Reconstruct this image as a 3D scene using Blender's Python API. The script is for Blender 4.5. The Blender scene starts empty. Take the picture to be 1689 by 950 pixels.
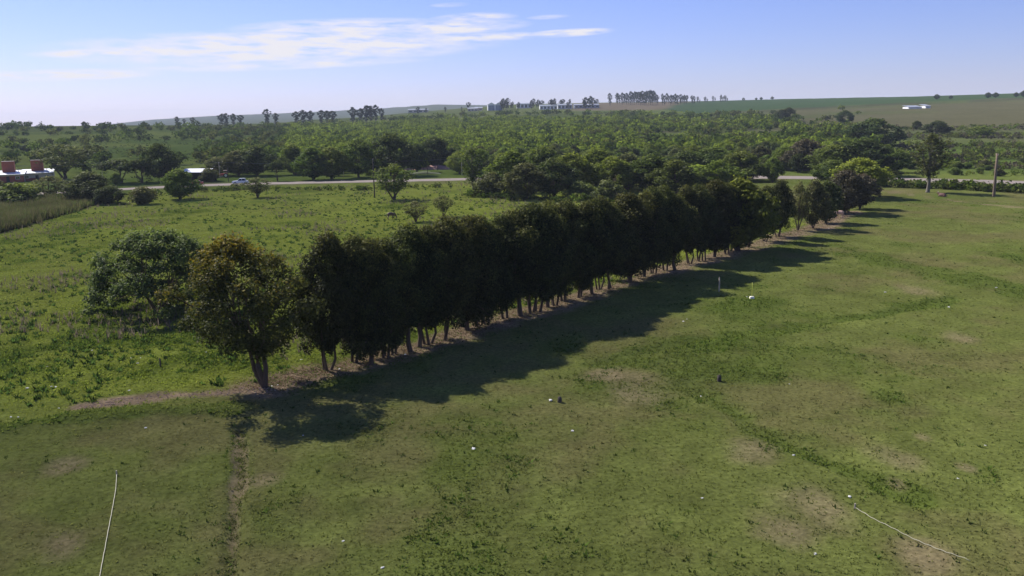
import bpy, bmesh, math, random
import numpy as np
from mathutils import Vector, Matrix

random.seed(7)
RNG = np.random.default_rng(7)
scene = bpy.context.scene
COL = scene.collection
R = math.radians

# ------------------------------------------------------------------ camera
CAM_H = 20.0                       # drone about 20 m above the meadow
FPX = 1400.0                       # focal length in photo pixels (1689 wide)
PITCH = math.atan(285.0 / FPX)
ROLL = R(1.0)
cam_data = bpy.data.cameras.new('camera')
cam_data.sensor_width = 36.0
cam_data.lens = 36.0 * FPX / 1689.0
cam_data.clip_start = 0.5
cam_data.clip_end = 40000.0
cam = bpy.data.objects.new('camera', cam_data)
COL.objects.link(cam)
scene.camera = cam
_f = Vector((0, math.cos(PITCH), -math.sin(PITCH)))
_r0 = Vector((1, 0, 0)); _u0 = Vector((0, math.sin(PITCH), math.cos(PITCH)))
_r = _r0 * math.cos(ROLL) - _u0 * math.sin(ROLL)
_u = _r0 * math.sin(ROLL) + _u0 * math.cos(ROLL)
cam.matrix_world = Matrix(((_r.x, _u.x, -_f.x, 0), (_r.y, _u.y, -_f.y, 0),
                           (_r.z, _u.z, -_f.z, CAM_H), (0, 0, 0, 1)))

# ------------------------------------------------------------------ sky, sun, exposure
SUN_DIR = Vector((-0.74 * math.cos(R(41)), 0.67 * math.cos(R(41)), math.sin(R(41)))).normalized()  # towards the sun
SUN_EL = math.asin(SUN_DIR.z)
SUN_AZ = math.atan2(SUN_DIR.x, SUN_DIR.y)          # from +Y, clockwise
scene.view_settings.view_transform = 'Standard'
scene.view_settings.look = 'None'
scene.view_settings.gamma = 1.0
scene.view_settings.use_curve_mapping = False
scene.view_settings.exposure = 0.9
scene.cycles.max_bounces = 5
scene.cycles.diffuse_bounces = 2
scene.cycles.glossy_bounces = 1
scene.cycles.transmission_bounces = 2
scene.cycles.transparent_max_bounces = 4
scene.cycles.volume_bounces = 0

world = bpy.data.worlds.new('World')
scene.world = world
world.use_nodes = True
wn = world.node_tree.nodes; wl = world.node_tree.links
wn.clear()
w_out = wn.new('ShaderNodeOutputWorld')
w_bg = wn.new('ShaderNodeBackground')
w_sky = wn.new('ShaderNodeTexSky')
w_sky.sky_type = 'NISHITA'
w_sky.sun_disc = False
w_sky.sun_elevation = SUN_EL
w_sky.sun_rotation = SUN_AZ
w_sky.altitude = 50
w_sky.air_density = 1.0
w_sky.dust_density = 0.25
w_sky.ozone_density = 4.0
SKY_STRENGTH = 0.05
w_bg.inputs['Strength'].default_value = SKY_STRENGTH

def W(kind, **kw):
    n = wn.new(kind)
    for k, v in kw.items():
        setattr(n, k, v)
    return n
def wmath(op, a, b=None, c=None):
    n = wn.new('ShaderNodeMath'); n.operation = op
    for i, v in enumerate((a, b, c)):
        if v is None: continue
        if isinstance(v, (int, float)): n.inputs[i].default_value = v
        else: wl.new(v, n.inputs[i])
    return n.outputs[0]
# thin streaks of high cloud, laid out by compass bearing and elevation
w_tc = W('ShaderNodeTexCoord'); w_sep = W('ShaderNodeSeparateXYZ')
wl.new(w_tc.outputs['Generated'], w_sep.inputs[0])
w_az = wmath('ARCTAN2', w_sep.outputs[0], w_sep.outputs[1])
w_el = wmath('ARCSINE', w_sep.outputs[2])
w_cmb = W('ShaderNodeCombineXYZ')
wl.new(wmath('MULTIPLY', w_az, 14.0), w_cmb.inputs[0]); wl.new(wmath('MULTIPLY', w_el, 95.0), w_cmb.inputs[1])
w_noise = W('ShaderNodeTexNoise'); w_noise.inputs['Scale'].default_value = 1.5
w_noise.inputs['Detail'].default_value = 9; w_noise.inputs['Roughness'].default_value = 0.62
wl.new(w_cmb.outputs[0], w_noise.inputs['Vector'])

# ------------------------------------------------------------------ pixel <-> world helpers
def ray(px, py):
    d = _f + _r * ((px - 844.5) / FPX) + _u * ((475.0 - py) / FPX)
    return d.normalized()
def azel(px, py):
    d = ray(px, py)
    return math.atan2(d.x, d.y), math.asin(d.z)

CLOUDS = [  # photo x, y of a streak's centre, half length, half height, strength
    (470, 78, 270, 22, 1.0), (560, 45, 130, 11, 0.8), (740, 45, 100, 10, 0.85), (800, 62, 75, 6, 0.8),
    (780, 30, 55, 7, 0.6), (940, 54, 56, 5, 1.1), (100, 124, 110, 7, 0.95), (150, 88, 70, 5.5, 0.95),
    (450, 107, 190, 7, 0.65), (905, 28, 28, 3, 0.4), (742, 8, 25, 3, 0.35), (330, 84, 120, 12, 0.75)]
w_mask = None
for cx, cy, hw, hh, s in CLOUDS:
    a, e = azel(cx, cy)
    # rows of cloud climb to the right like the photograph's
    du = wmath('SUBTRACT', w_az, a)
    dv = wmath('SUBTRACT', wmath('SUBTRACT', w_el, e), wmath('MULTIPLY', du, 0.03))
    q = wmath('ADD', wmath('POWER', wmath('DIVIDE', du, hw / FPX), 2.0), wmath('POWER', wmath('DIVIDE', dv, hh / FPX), 2.0))
    m = wmath('MULTIPLY', wmath('MAXIMUM', wmath('SUBTRACT', 1.15, wmath('MULTIPLY', q, 0.62)), 0.0), s)
    w_mask = m if w_mask is None else wmath('MAXIMUM', w_mask, m)
w_d = wmath('MULTIPLY', w_mask, wmath('MAXIMUM', wmath('MULTIPLY', wmath('SUBTRACT', w_noise.outputs[0], 0.33), 4.6), 0.0))
w_d = wmath('MINIMUM', w_d, 0.93)
w_mix = W('ShaderNodeMixRGB'); w_mix.inputs[2].default_value = (9.6, 9.3, 9.5, 1)
w_wb = W('ShaderNodeMixRGB', blend_type='MULTIPLY'); w_wb.inputs[0].default_value = 1.0
w_wb.inputs[2].default_value = (1.0, 0.96, 1.5, 1)      # the camera's cool white balance
wl.new(w_sky.outputs[0], w_wb.inputs[1])
wl.new(w_d, w_mix.inputs[0]); wl.new(w_wb.outputs[0], w_mix.inputs[1])
wl.new(w_mix.outputs[0], w_bg.inputs['Color']); wl.new(w_bg.outputs[0], w_out.inputs['Surface'])

sun_data = bpy.data.lights.new('sun', 'SUN')
sun_data.energy = 5.0
sun_data.angle = R(0.53)
sun_data.color = (1.0, 0.95, 0.86)
sun = bpy.data.objects.new('sun', sun_data)
COL.objects.link(sun)
sun.rotation_euler = SUN_DIR.to_track_quat('Z', 'Y').to_euler()

# ------------------------------------------------------------------ noise and terrain
def _hash(ix, iy, seed):
    n = (ix.astype(np.int64) * 374761393 + iy.astype(np.int64) * 668265263 + seed * 1442695041) & 0xffffffff
    n = ((n ^ (n >> 13)) * 1274126177) & 0xffffffff
    return ((n ^ (n >> 16)) & 0xffff) / 65535.0
def vnoise(x, y, seed=0):
    ix = np.floor(x); iy = np.floor(y); fx = x - ix; fy = y - iy
    fx = fx * fx * (3 - 2 * fx); fy = fy * fy * (3 - 2 * fy)
    a = _hash(ix, iy, seed); b = _hash(ix + 1, iy, seed); c = _hash(ix, iy + 1, seed); d = _hash(ix + 1, iy + 1, seed)
    return (a * (1 - fx) + b * fx) * (1 - fy) + (c * (1 - fx) + d * fx) * fy
def fbm(x, y, scale, octs=4, seed=0, gain=0.5):
    t = np.zeros_like(x, dtype=float); amp = 1.0; tot = 0.0
    for o in range(octs):
        t += amp * vnoise(x / scale * 2 ** o + 17.3 * o, y / scale * 2 ** o - 9.1 * o, seed + o); tot += amp; amp *= gain
    return t / tot
def sstep(a, b, x):
    t = np.clip((x - a) / (b - a), 0, 1)
    return t * t * (3 - 2 * t)

def sky_h(px, py, dist):
    a, e = azel(px, py)
    return math.degrees(a), CAM_H + dist * math.tan(e)
R1 = [(0, 208, 1000), (150, 206, 1000), (250, 205, 1000), (350, 206, 1100), (450, 203, 1200), (600, 193, 1500),
      (720, 182, 1700), (850, 172, 1900), (1000, 169, 1900), (1150, 167, 1900), (1300, 163, 1700), (1500, 159, 1500), (1689, 153, 1500)]
R2 = [(0, 215, 5000), (150, 210, 5000), (195, 203, 5000), (250, 197, 5000), (350, 191, 5000), (450, 187, 5000), (600, 180, 4600), (720, 172, 4200),
      (850, 174, 4200), (1100, 175, 4200), (1689, 172, 4200)]
_A1 = [sky_h(*p) for p in R1]; _A2 = [sky_h(*p) for p in R2]
def _tab(tab, src, az, which):
    xs = [-180, -70] + [t[0] for t in tab] + [70, 180]
    v = [t[1] for t in tab] if which == 'h' else [s[2] for s in src]
    end = 25 if which == 'h' else 1500
    return np.interp(az, xs, [end, v[0]] + v + [v[-1], end])
def macro_h(x, y):
    r = np.hypot(x, y); az = np.degrees(np.arctan2(x, y))
    h1 = _tab(_A1, R1, az, 'h'); r1 = _tab(_A1, R1, az, 'r'); h2 = _tab(_A2, R2, az, 'h'); r2 = _tab(_A2, R2, az, 'r')
    t = np.clip((r - 360) / (r1 - 360), 0, 1)
    up = h1 * (0.55 * t + 0.45 * t * t * (3 - 2 * t))
    t2 = np.clip((r - r1) / (r2 - r1), 0, 1)
    mid = h1 * (1 - t2) + h2 * t2 - 26 * np.sin(np.pi * t2) ** 0.8
    t3 = np.clip((r - r2) / 4000.0, 0, 1)
    out = np.where(r < r1, up, np.where(r < r2, mid, h2 - 60 * t3))
    roll = (fbm(x, y, 260, 3, 40) - 0.5) * 5.0 * sstep(420, 900, r) * (1 - sstep(1200, 1500, r) * 0.8)
    return out + roll

# ground features drawn from photo pixels onto the flat meadow
def gpt(px, py, z=0.0):
    d = ray(px, py)
    t = (z - CAM_H) / d.z
    return (d.x * t, d.y * t)
def gline(*pts):
    return np.array([gpt(*p) for p in pts])
def pdist(x, y, line):
    best = np.full(x.shape, 1e9)
    for (ax, ay), (bx, by) in zip(line[:-1], line[1:]):
        vx, vy = bx - ax, by - ay; L = vx * vx + vy * vy
        t = np.clip(((x - ax) * vx + (y - ay) * vy) / L, 0, 1)
        best = np.minimum(best, np.hypot(x - ax - t * vx, y - ay - t * vy))
    return best
PATH = gline((130, 672), (200, 662), (300, 652), (400, 645), (445, 642))
ROWL = gline((425, 640), (540, 610), (700, 570), (800, 537), (955, 490), (1100, 447), (1283, 392), (1345, 374), (1400, 350))
TRENCH = gline((392, 706), (398, 760), (386, 850), (383, 960))
DITCH_A = gline((985, 602), (1060, 580), (1160, 558), (1300, 540), (1440, 520), (1570, 492))
DITCH_B = gline((1130, 635), (1190, 665), (1270, 718), (1400, 778), (1520, 830))
DITCH_C = gline((1395, 410), (1500, 440), (1600, 462), (1720, 488))
BANK_D = gline((-30, 712), (120, 690), (260, 682), (360, 676))
WEEDS_E = gline((760, 690), (790, 750), (770, 820), (720, 860), (760, 930))
TRACK = gline((1440, 312), (1500, 321), (1570, 331), (1700, 344))
ROAD = gline((-120, 331), (75, 319), (205, 312), (330, 305.5), (420, 303), (520, 301), (620, 299), (745, 296), (950, 293), (1150, 291.5), (1300, 292.5), (1450, 295), (1560, 297.5), (1689, 301), (1850, 308))
BARE = [gpt(1035, 645) + (3.0,), gpt(1520, 480) + (2.8,), gpt(1590, 557) + (1.6,), gpt(1000, 620) + (2.2,), gpt(440, 790) + (0.9,), gpt(110, 770) + (1.6,),
        gpt(1595, 772) + (0.5,), gpt(1522, 722) + (0.5,), gpt(1478, 797) + (0.5,), gpt(1350, 830) + (2.2,), gpt(1530, 915) + (1.4,), gpt(1240, 745) + (1.8,), gpt(1480, 760) + (1.5,),
        gpt(110, 898) + (1.3,), gpt(1300, 880) + (1.6,), gpt(575, 605) + (1.2,), gpt(1490, 316) + (3,), gpt(1670, 341) + (3,)]

def masks(x, y):
    """dirt, lush, dry, weedy in 0..1 for points of the meadow."""
    r = np.hypot(x, y)
    wob = (fbm(x, y, 3.0, 3, 5) - 0.5)
    wob2 = (fbm(x, y, 9.0, 3, 9) - 0.5)
    dirt = 0.9 * (1 - sstep(0.35, 1.5, pdist(x, y, PATH) + wob * 1.6))
    d_row = pdist(x, y, ROWL)
    dirt = np.maximum(dirt, 0.85 * (1 - sstep(1.2, 3.4, d_row + wob * 3.2 + wob2 * 2)))
    dirt = np.maximum(dirt, 0.45 * (1 - sstep(0.4, 1.6, pdist(x, y, TRACK) + wob * 3)))
    dirt = np.maximum(dirt, 0.55 * (1 - sstep(0.05, 0.5, pdist(x, y, TRENCH) + wob * 1.2)))
    for bx, by, br in BARE:
        dirt = np.maximum(dirt, 0.42 * (1 - sstep(0.1 * br, br * 1.2, np.hypot(x - bx, (y - by) * 0.7) + wob * br * 1.4)))
    n1 = fbm(x, y, 14.0, 4, 21); n2 = fbm(x, y, 4.5, 4, 33); n3 = fbm(x, y, 30.0, 3, 61)
    lush = sstep(0.5, 0.72, n1 * 0.6 + n2 * 0.4)
    def strip(line, w, amt):
        return amt * (1 - sstep(w * 0.4, w, pdist(x, y, line) + wob * w * 2.0))
    lush = np.maximum(lush, strip(DITCH_A, 2.2, 0.9)); lush = np.maximum(lush, strip(DITCH_B, 1.6, 0.8))
    lush = np.maximum(lush, strip(DITCH_C, 3.4, 0.85)); lush = np.maximum(lush, strip(BANK_D, 2.2, 0.8))
    lush = np.maximum(lush, strip(WEEDS_E, 3.4, 0.42)); lush = np.maximum(lush, strip(TRENCH, 0.8, 0.45))
    dry = sstep(0.44, 0.66, fbm(x, y, 11.0, 4, 77) * 0.65 + fbm(x, y, 3.0, 3, 78) * 0.35)
    # which side of the tree row: >0 is the far pasture
    ax, ay = ROWL[0]; bx, by = ROWL[-2]
    side = ((bx - ax) * (y - ay) - (by - ay) * (x - ax)) / math.hypot(bx - ax, by - ay)
    past = sstep(-1.0, 4.0, side + wob2 * 4)
    past = np.where(x > bx, 0, past)
    past = past * sstep(52, 62, y + wob2 * 4)
    dry = dry * (1 - 0.75 * past)
    return dirt, np.clip(lush, 0, 1), dry, past

def micro_h(x, y):
    r = np.hypot(x, y)
    near = 1 - sstep(230, 330, r)
    h = ((fbm(x, y, 7.0, 4, 3) - 0.5) * 0.35 + (fbm(x, y, 1.3, 3, 4) - 0.5) * 0.12) * near
    h -= 0.22 * (1 - sstep(0.1, 0.7, pdist(x, y, TRENCH)))
    h -= 0.15 * (1 - sstep(0.2, 1.5, pdist(x, y, DITCH_A)))
    h -= 0.18 * (1 - sstep(0.2, 1.2, pdist(x, y, DITCH_B)))
    h += 0.25 * (1 - sstep(0.2, 2.0, pdist(x, y, BANK_D)))
    d = pdist(x, y, ROAD)
    h = h * sstep(6, 12, d) - 0.9 * (1 - sstep(1.5, 4.5, np.abs(d - 14.0))) * (y < 300) * (y < np.interp(x, ROAD[:, 0], ROAD[:, 1]))
    return h
def height(x, y):
    x = np.asarray(x, float); y = np.asarray(y, float)
    return macro_h(x, y) + np.where(np.hypot(x, y) < 340, micro_h(x, y), 0)
def hz(x, y):
    return float(height(np.array([x]), np.array([y]))[0])
def ground(px, py):
    """where the photo pixel's ray meets the ground."""
    d = ray(px, py)
    ts = np.concatenate([np.arange(20, 420, 0.5), np.geomspace(420, 8500, 2500)])
    x = d.x * ts; y = d.y * ts; z = CAM_H + d.z * ts
    below = np.nonzero(z < macro_h(x, y))[0]
    i = below[0] if len(below) else len(ts) - 1
    return float(x[i]), float(y[i]), hz(x[i], y[i])
def at_dist(px, dist):
    """a ground point on the photo column's bearing, at a given distance."""
    a, _ = azel(px, 200)
    x, y = dist * math.sin(a), dist * math.cos(a)
    return x, y, hz(x, y)

# ------------------------------------------------------------------ mesh helpers
def mesh_np(name, verts, faces, smooth=False, attrs=None):
    verts = np.asarray(verts, dtype=np.float32); faces = np.asarray(faces, dtype=np.int32)
    me = bpy.data.meshes.new(name)
    k = faces.shape[1]
    me.vertices.add(len(verts)); me.vertices.foreach_set('co', verts.ravel())
    me.loops.add(faces.size); me.loops.foreach_set('vertex_index', faces.ravel())
    me.polygons.add(len(faces))
    me.polygons.foreach_set('loop_start', np.arange(0, faces.size, k, dtype=np.int32))
    me.polygons.foreach_set('use_smooth', np.full(len(faces), smooth))
    for an, arr in (attrs or {}).items():
        arr = np.asarray(arr, dtype=np.float32)
        if arr.ndim == 1:
            at = me.attributes.new(an, 'FLOAT', 'POINT'); at.data.foreach_set('value', arr)
        else:
            at = me.attributes.new(an, 'FLOAT_COLOR', 'POINT'); at.data.foreach_set('color', arr.ravel())
    me.update(calc_edges=True)
    return me
def link(name, data, mat=None, parent=None, loc=None):
    o = bpy.data.objects.new(name, data)
    COL.objects.link(o)
    if mat is not None and data is not None:
        if len(data.materials) == 0: data.materials.append(mat)
    if parent is not None: o.parent = parent
    if loc is not None: o.location = loc
    return o
def tag(o, label=None, cat=None, group=None, kind=None):
    if label: o['label'] = label
    if cat: o['category'] = cat
    if group: o['group'] = group
    if kind: o['kind'] = kind
    return o
def empty(name, loc, rz=0.0, label=None, cat=None, group=None):
    o = bpy.data.objects.new(name, None); COL.objects.link(o)
    o.location = loc; o.rotation_euler = (0, 0, rz); o.empty_display_size = 0.5
    return tag(o, label, cat, group)

class MB:
    """collects boxes, prisms and tubes for one mesh object"""
    def __init__(self): self.v = []; self.f = []
    def box(self, x0, x1, y0, y1, z0, z1):
        b = len(self.v)
        self.v += [(x, y, z) for z in (z0, z1) for x, y in ((x0, y0), (x1, y0), (x1, y1), (x0, y1))]
        self.f += [[b + i for i in q] for q in ((3, 2, 1, 0), (4, 5, 6, 7), (0, 1, 5, 4), (1, 2, 6, 5), (2, 3, 7, 6), (3, 0, 4, 7))]
        return self
    def prism(self, prof, y0, y1):          # profile in x,z extruded along y
        b = len(self.v); n = len(prof)
        self.v += [(x, y0, z) for x, z in prof] + [(x, y1, z) for x, z in prof]
        self.f.append([b + i for i in range(n)]); self.f.append([b + n + i for i in reversed(range(n))])
        self.f += [[b + i, b + n + i, b + n + (i + 1) % n, b + (i + 1) % n] for i in range(n)]
        return self
    def loft(self, sections):               # list of closed rings of equal length
        b = len(self.v); n = len(sections[0])
        for s in sections: self.v += list(s)
        for k in range(len(sections) - 1):
            for i in range(n):
                j = (i + 1) % n
                self.f.append([b + k * n + i, b + k * n + j, b + (k + 1) * n + j, b + (k + 1) * n + i])
        self.f.append([b + i for i in reversed(range(n))]); self.f.append([b + (len(sections) - 1) * n + i for i in range(n)])
        return self
    def tube(self, pts, rad, n=8):
        pts = [Vector(p) for p in pts]; rings = []
        for i, p in enumerate(pts):
            t = (pts[min(i + 1, len(pts) - 1)] - pts[max(i - 1, 0)]).normalized()
            a = t.cross(Vector((0.31, 0.95, 0.05) if abs(t.z) > 0.7 else (0, 0, 1))).normalized(); b = t.cross(a)
            r = rad[i] if isinstance(rad, (list, tuple)) else rad
            rings.append([tuple(p + (a * math.cos(k * 2 * math.pi / n) + b * math.sin(k * 2 * math.pi / n)) * r) for k in range(n)])
        return self.loft(rings)
    def build(self, name, mat, parent=None, smooth=False, bevel=0.0, loc=None):
        me = bpy.data.meshes.new(name); me.from_pydata(self.v, [], self.f)
        if bevel:
            bm = bmesh.new(); bm.from_mesh(me)
            bmesh.ops.bevel(bm, geom=bm.edges[:], offset=bevel, segments=2, affect='EDGES', clamp_overlap=True)
            bm.to_mesh(me); bm.free()
        if smooth: me.polygons.foreach_set('use_smooth', [True] * len(me.polygons))
        me.update()
        return link(name, me, mat, parent, loc)

# ------------------------------------------------------------------ materials
def new_mat(name):
    m = bpy.data.materials.new(name); m.use_nodes = True
    nt = m.node_tree; nt.nodes.clear()
    out = nt.nodes.new('ShaderNodeOutputMaterial')
    return m, nt, out
def N(nt, kind, **inp):
    n = nt.nodes.new(kind)
    for k, v in inp.items():
        if hasattr(n, k) and not k[0].isupper(): setattr(n, k, v)
        else: n.inputs[k.replace('_', ' ')].default_value = v
    return n
def paint(name, col, rough=0.6, metal=0.0, var=0.18, scale=3.0, spec=0.35):
    """a plain surface with uneven tone and slight grime"""
    m, nt, out = new_mat(name)
    p = N(nt, 'ShaderNodeBsdfPrincipled', Roughness=rough, Metallic=metal)
    p.inputs['Specular IOR Level'].default_value = spec
    tc = N(nt, 'ShaderNodeTexCoord'); no = N(nt, 'ShaderNodeTexNoise', Scale=scale, Detail=5.0)
    nt.links.new(tc.outputs['Object'], no.inputs['Vector'])
    ramp = N(nt, 'ShaderNodeMixRGB')
    ramp.inputs[1].default_value = tuple(c * (1 - var) for c in col) + (1,); ramp.inputs[2].default_value = tuple(min(1, c * (1 + var)) for c in col) + (1,)
    nt.links.new(no.outputs[0], ramp.inputs[0]); nt.links.new(ramp.outputs[0], p.inputs['Base Color'])
    nt.links.new(p.outputs[0], out.inputs[0])
    return m
def leaf_mat(name, dark, light, tip=None, translucent=0.3, rough=0.55, gloss=0.012):
    """foliage: tone per leaf from the 'tone' attribute, a little change from tree to tree"""
    m, nt, out = new_mat(name)
    at = N(nt, 'ShaderNodeAttribute', attribute_name='tone')
    mix = N(nt, 'ShaderNodeMixRGB'); mix.inputs[1].default_value = dark + (1,); mix.inputs[2].default_value = light + (1,)
    nt.links.new(at.outputs['Fac'], mix.inputs[0])
    col = mix.outputs[0]
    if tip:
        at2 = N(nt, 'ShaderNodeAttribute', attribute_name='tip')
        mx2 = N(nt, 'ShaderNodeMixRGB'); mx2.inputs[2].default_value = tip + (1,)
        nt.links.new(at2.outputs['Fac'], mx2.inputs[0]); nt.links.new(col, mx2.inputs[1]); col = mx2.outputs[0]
    oi = N(nt, 'ShaderNodeObjectInfo')
    hsv = N(nt, 'ShaderNodeHueSaturation')
    mr = N(nt, 'ShaderNodeMapRange'); mr.inputs[3].default_value = 0.482; mr.inputs[4].default_value = 0.515
    nt.links.new(oi.outputs['Random'], mr.inputs[0]); nt.links.new(mr.outputs[0], hsv.inputs['Hue'])
    mul = N(nt, 'ShaderNodeMath', operation='MULTIPLY'); mul.inputs[1].default_value = 7.31
    fr = N(nt, 'ShaderNodeMath', operation='FRACT'); nt.links.new(oi.outputs['Random'], mul.inputs[0]); nt.links.new(mul.outputs[0], fr.inputs[0])
    mr2 = N(nt, 'ShaderNodeMapRange'); mr2.inputs[3].default_value = 0.78; mr2.inputs[4].default_value = 1.25
    nt.links.new(fr.outputs[0], mr2.inputs[0]); nt.links.new(mr2.outputs[0], hsv.inputs['Value'])
    nt.links.new(col, hsv.inputs['Color'])
    d = N(nt, 'ShaderNodeBsdfDiffuse'); t = N(nt, 'ShaderNodeBsdfTranslucent')
    g = N(nt, 'ShaderNodeBsdfGlossy', Roughness=rough)
    g.inputs['Color'].default_value = (0.9, 0.9, 0.9, 1)
    nt.links.new(hsv.outputs[0], d.inputs['Color']); nt.links.new(hsv.outputs[0], t.inputs['Color'])
    s = N(nt, 'ShaderNodeMixShader'); s.inputs[0].default_value = translucent
    nt.links.new(d.outputs[0], s.inputs[1]); nt.links.new(t.outputs[0], s.inputs[2])
    s2 = N(nt, 'ShaderNodeMixShader'); s2.inputs[0].default_value = gloss
    nt.links.new(s.outputs[0], s2.inputs[1]); nt.links.new(g.outputs[0], s2.inputs[2])
    nt.links.new(s2.outputs[0], out.inputs[0])
    return m
def vcol_mat(name, attr='col', translucent=0.25):
    m, nt, out = new_mat(name)
    at = N(nt, 'ShaderNodeAttribute', attribute_name=attr)
    d = N(nt, 'ShaderNodeBsdfDiffuse'); t = N(nt, 'ShaderNodeBsdfTranslucent'); s = N(nt, 'ShaderNodeMixShader')
    s.inputs[0].default_value = translucent
    nt.links.new(at.outputs['Color'], d.inputs['Color']); nt.links.new(at.outputs['Color'], t.inputs['Color'])
    nt.links.new(d.outputs[0], s.inputs[1]); nt.links.new(t.outputs[0], s.inputs[2]); nt.links.new(s.outputs[0], out.inputs[0])
    return m
def bark_mat(name, c):
    m, nt, out = new_mat(name)
    p = N(nt, 'ShaderNodeBsdfPrincipled', Roughness=0.9)
    p.inputs['Specular IOR Level'].default_value = 0.15
    tc = N(nt, 'ShaderNodeTexCoord'); mp = N(nt, 'ShaderNodeMapping'); mp.inputs['Scale'].default_value = (6, 6, 1.2)
    no = N(nt, 'ShaderNodeTexNoise', Scale=2.0, Detail=6.0); nt.links.new(tc.outputs['Object'], mp.inputs[0]); nt.links.new(mp.outputs[0], no.inputs['Vector'])
    mix = N(nt, 'ShaderNodeMixRGB'); mix.inputs[1].default_value = tuple(v * 0.55 for v in c) + (1,); mix.inputs[2].default_value = tuple(v * 1.4 for v in c) + (1,)
    nt.links.new(no.outputs[0], mix.inputs[0]); nt.links.new(mix.outputs[0], p.inputs['Base Color'])
    b = N(nt, 'ShaderNodeBump', Strength=0.6, Distance=0.05); nt.links.new(no.outputs[0], b.inputs['Height']); nt.links.new(b.outputs[0], p.inputs['Normal'])
    nt.links.new(p.outputs[0], out.inputs[0])
    return m
BARK = bark_mat('bark_brown', (0.085, 0.062, 0.045))
BARK_GREY = bark_mat('bark_grey', (0.14, 0.125, 0.105))
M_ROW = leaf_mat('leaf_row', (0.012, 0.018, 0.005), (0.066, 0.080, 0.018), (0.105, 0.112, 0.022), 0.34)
M_GOLD = leaf_mat('leaf_gold', (0.026, 0.032, 0.008), (0.085, 0.092, 0.018), (0.20, 0.145, 0.012), 0.42)
M_LOOSE = leaf_mat('leaf_feathery', (0.038, 0.058, 0.012), (0.130, 0.165, 0.034), (0.16, 0.195, 0.045), 0.42, gloss=0.015)
M_GREEN = leaf_mat('leaf_green', (0.032, 0.055, 0.009), (0.120, 0.168, 0.024), (0.15, 0.19, 0.03), 0.4)
M_LIME = leaf_mat('leaf_lime', (0.070, 0.100, 0.012), (0.180, 0.230, 0.026), (0.20, 0.25, 0.03), 0.48)
M_DARK = leaf_mat('leaf_dark', (0.020, 0.035, 0.009), (0.064, 0.090, 0.020), (0.095, 0.118, 0.024), 0.34)
M_OLIVE = leaf_mat('leaf_olive', (0.042, 0.052, 0.014), (0.120, 0.132, 0.036), (0.15, 0.16, 0.05), 0.36)
M_BROWN = leaf_mat('leaf_brown', (0.045, 0.042, 0.022), (0.100, 0.088, 0.046), (0.11, 0.085, 0.05), 0.25)
M_GUM = leaf_mat('leaf_blue_green', (0.020, 0.030, 0.020), (0.055, 0.070, 0.045), None, 0.2)

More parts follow.
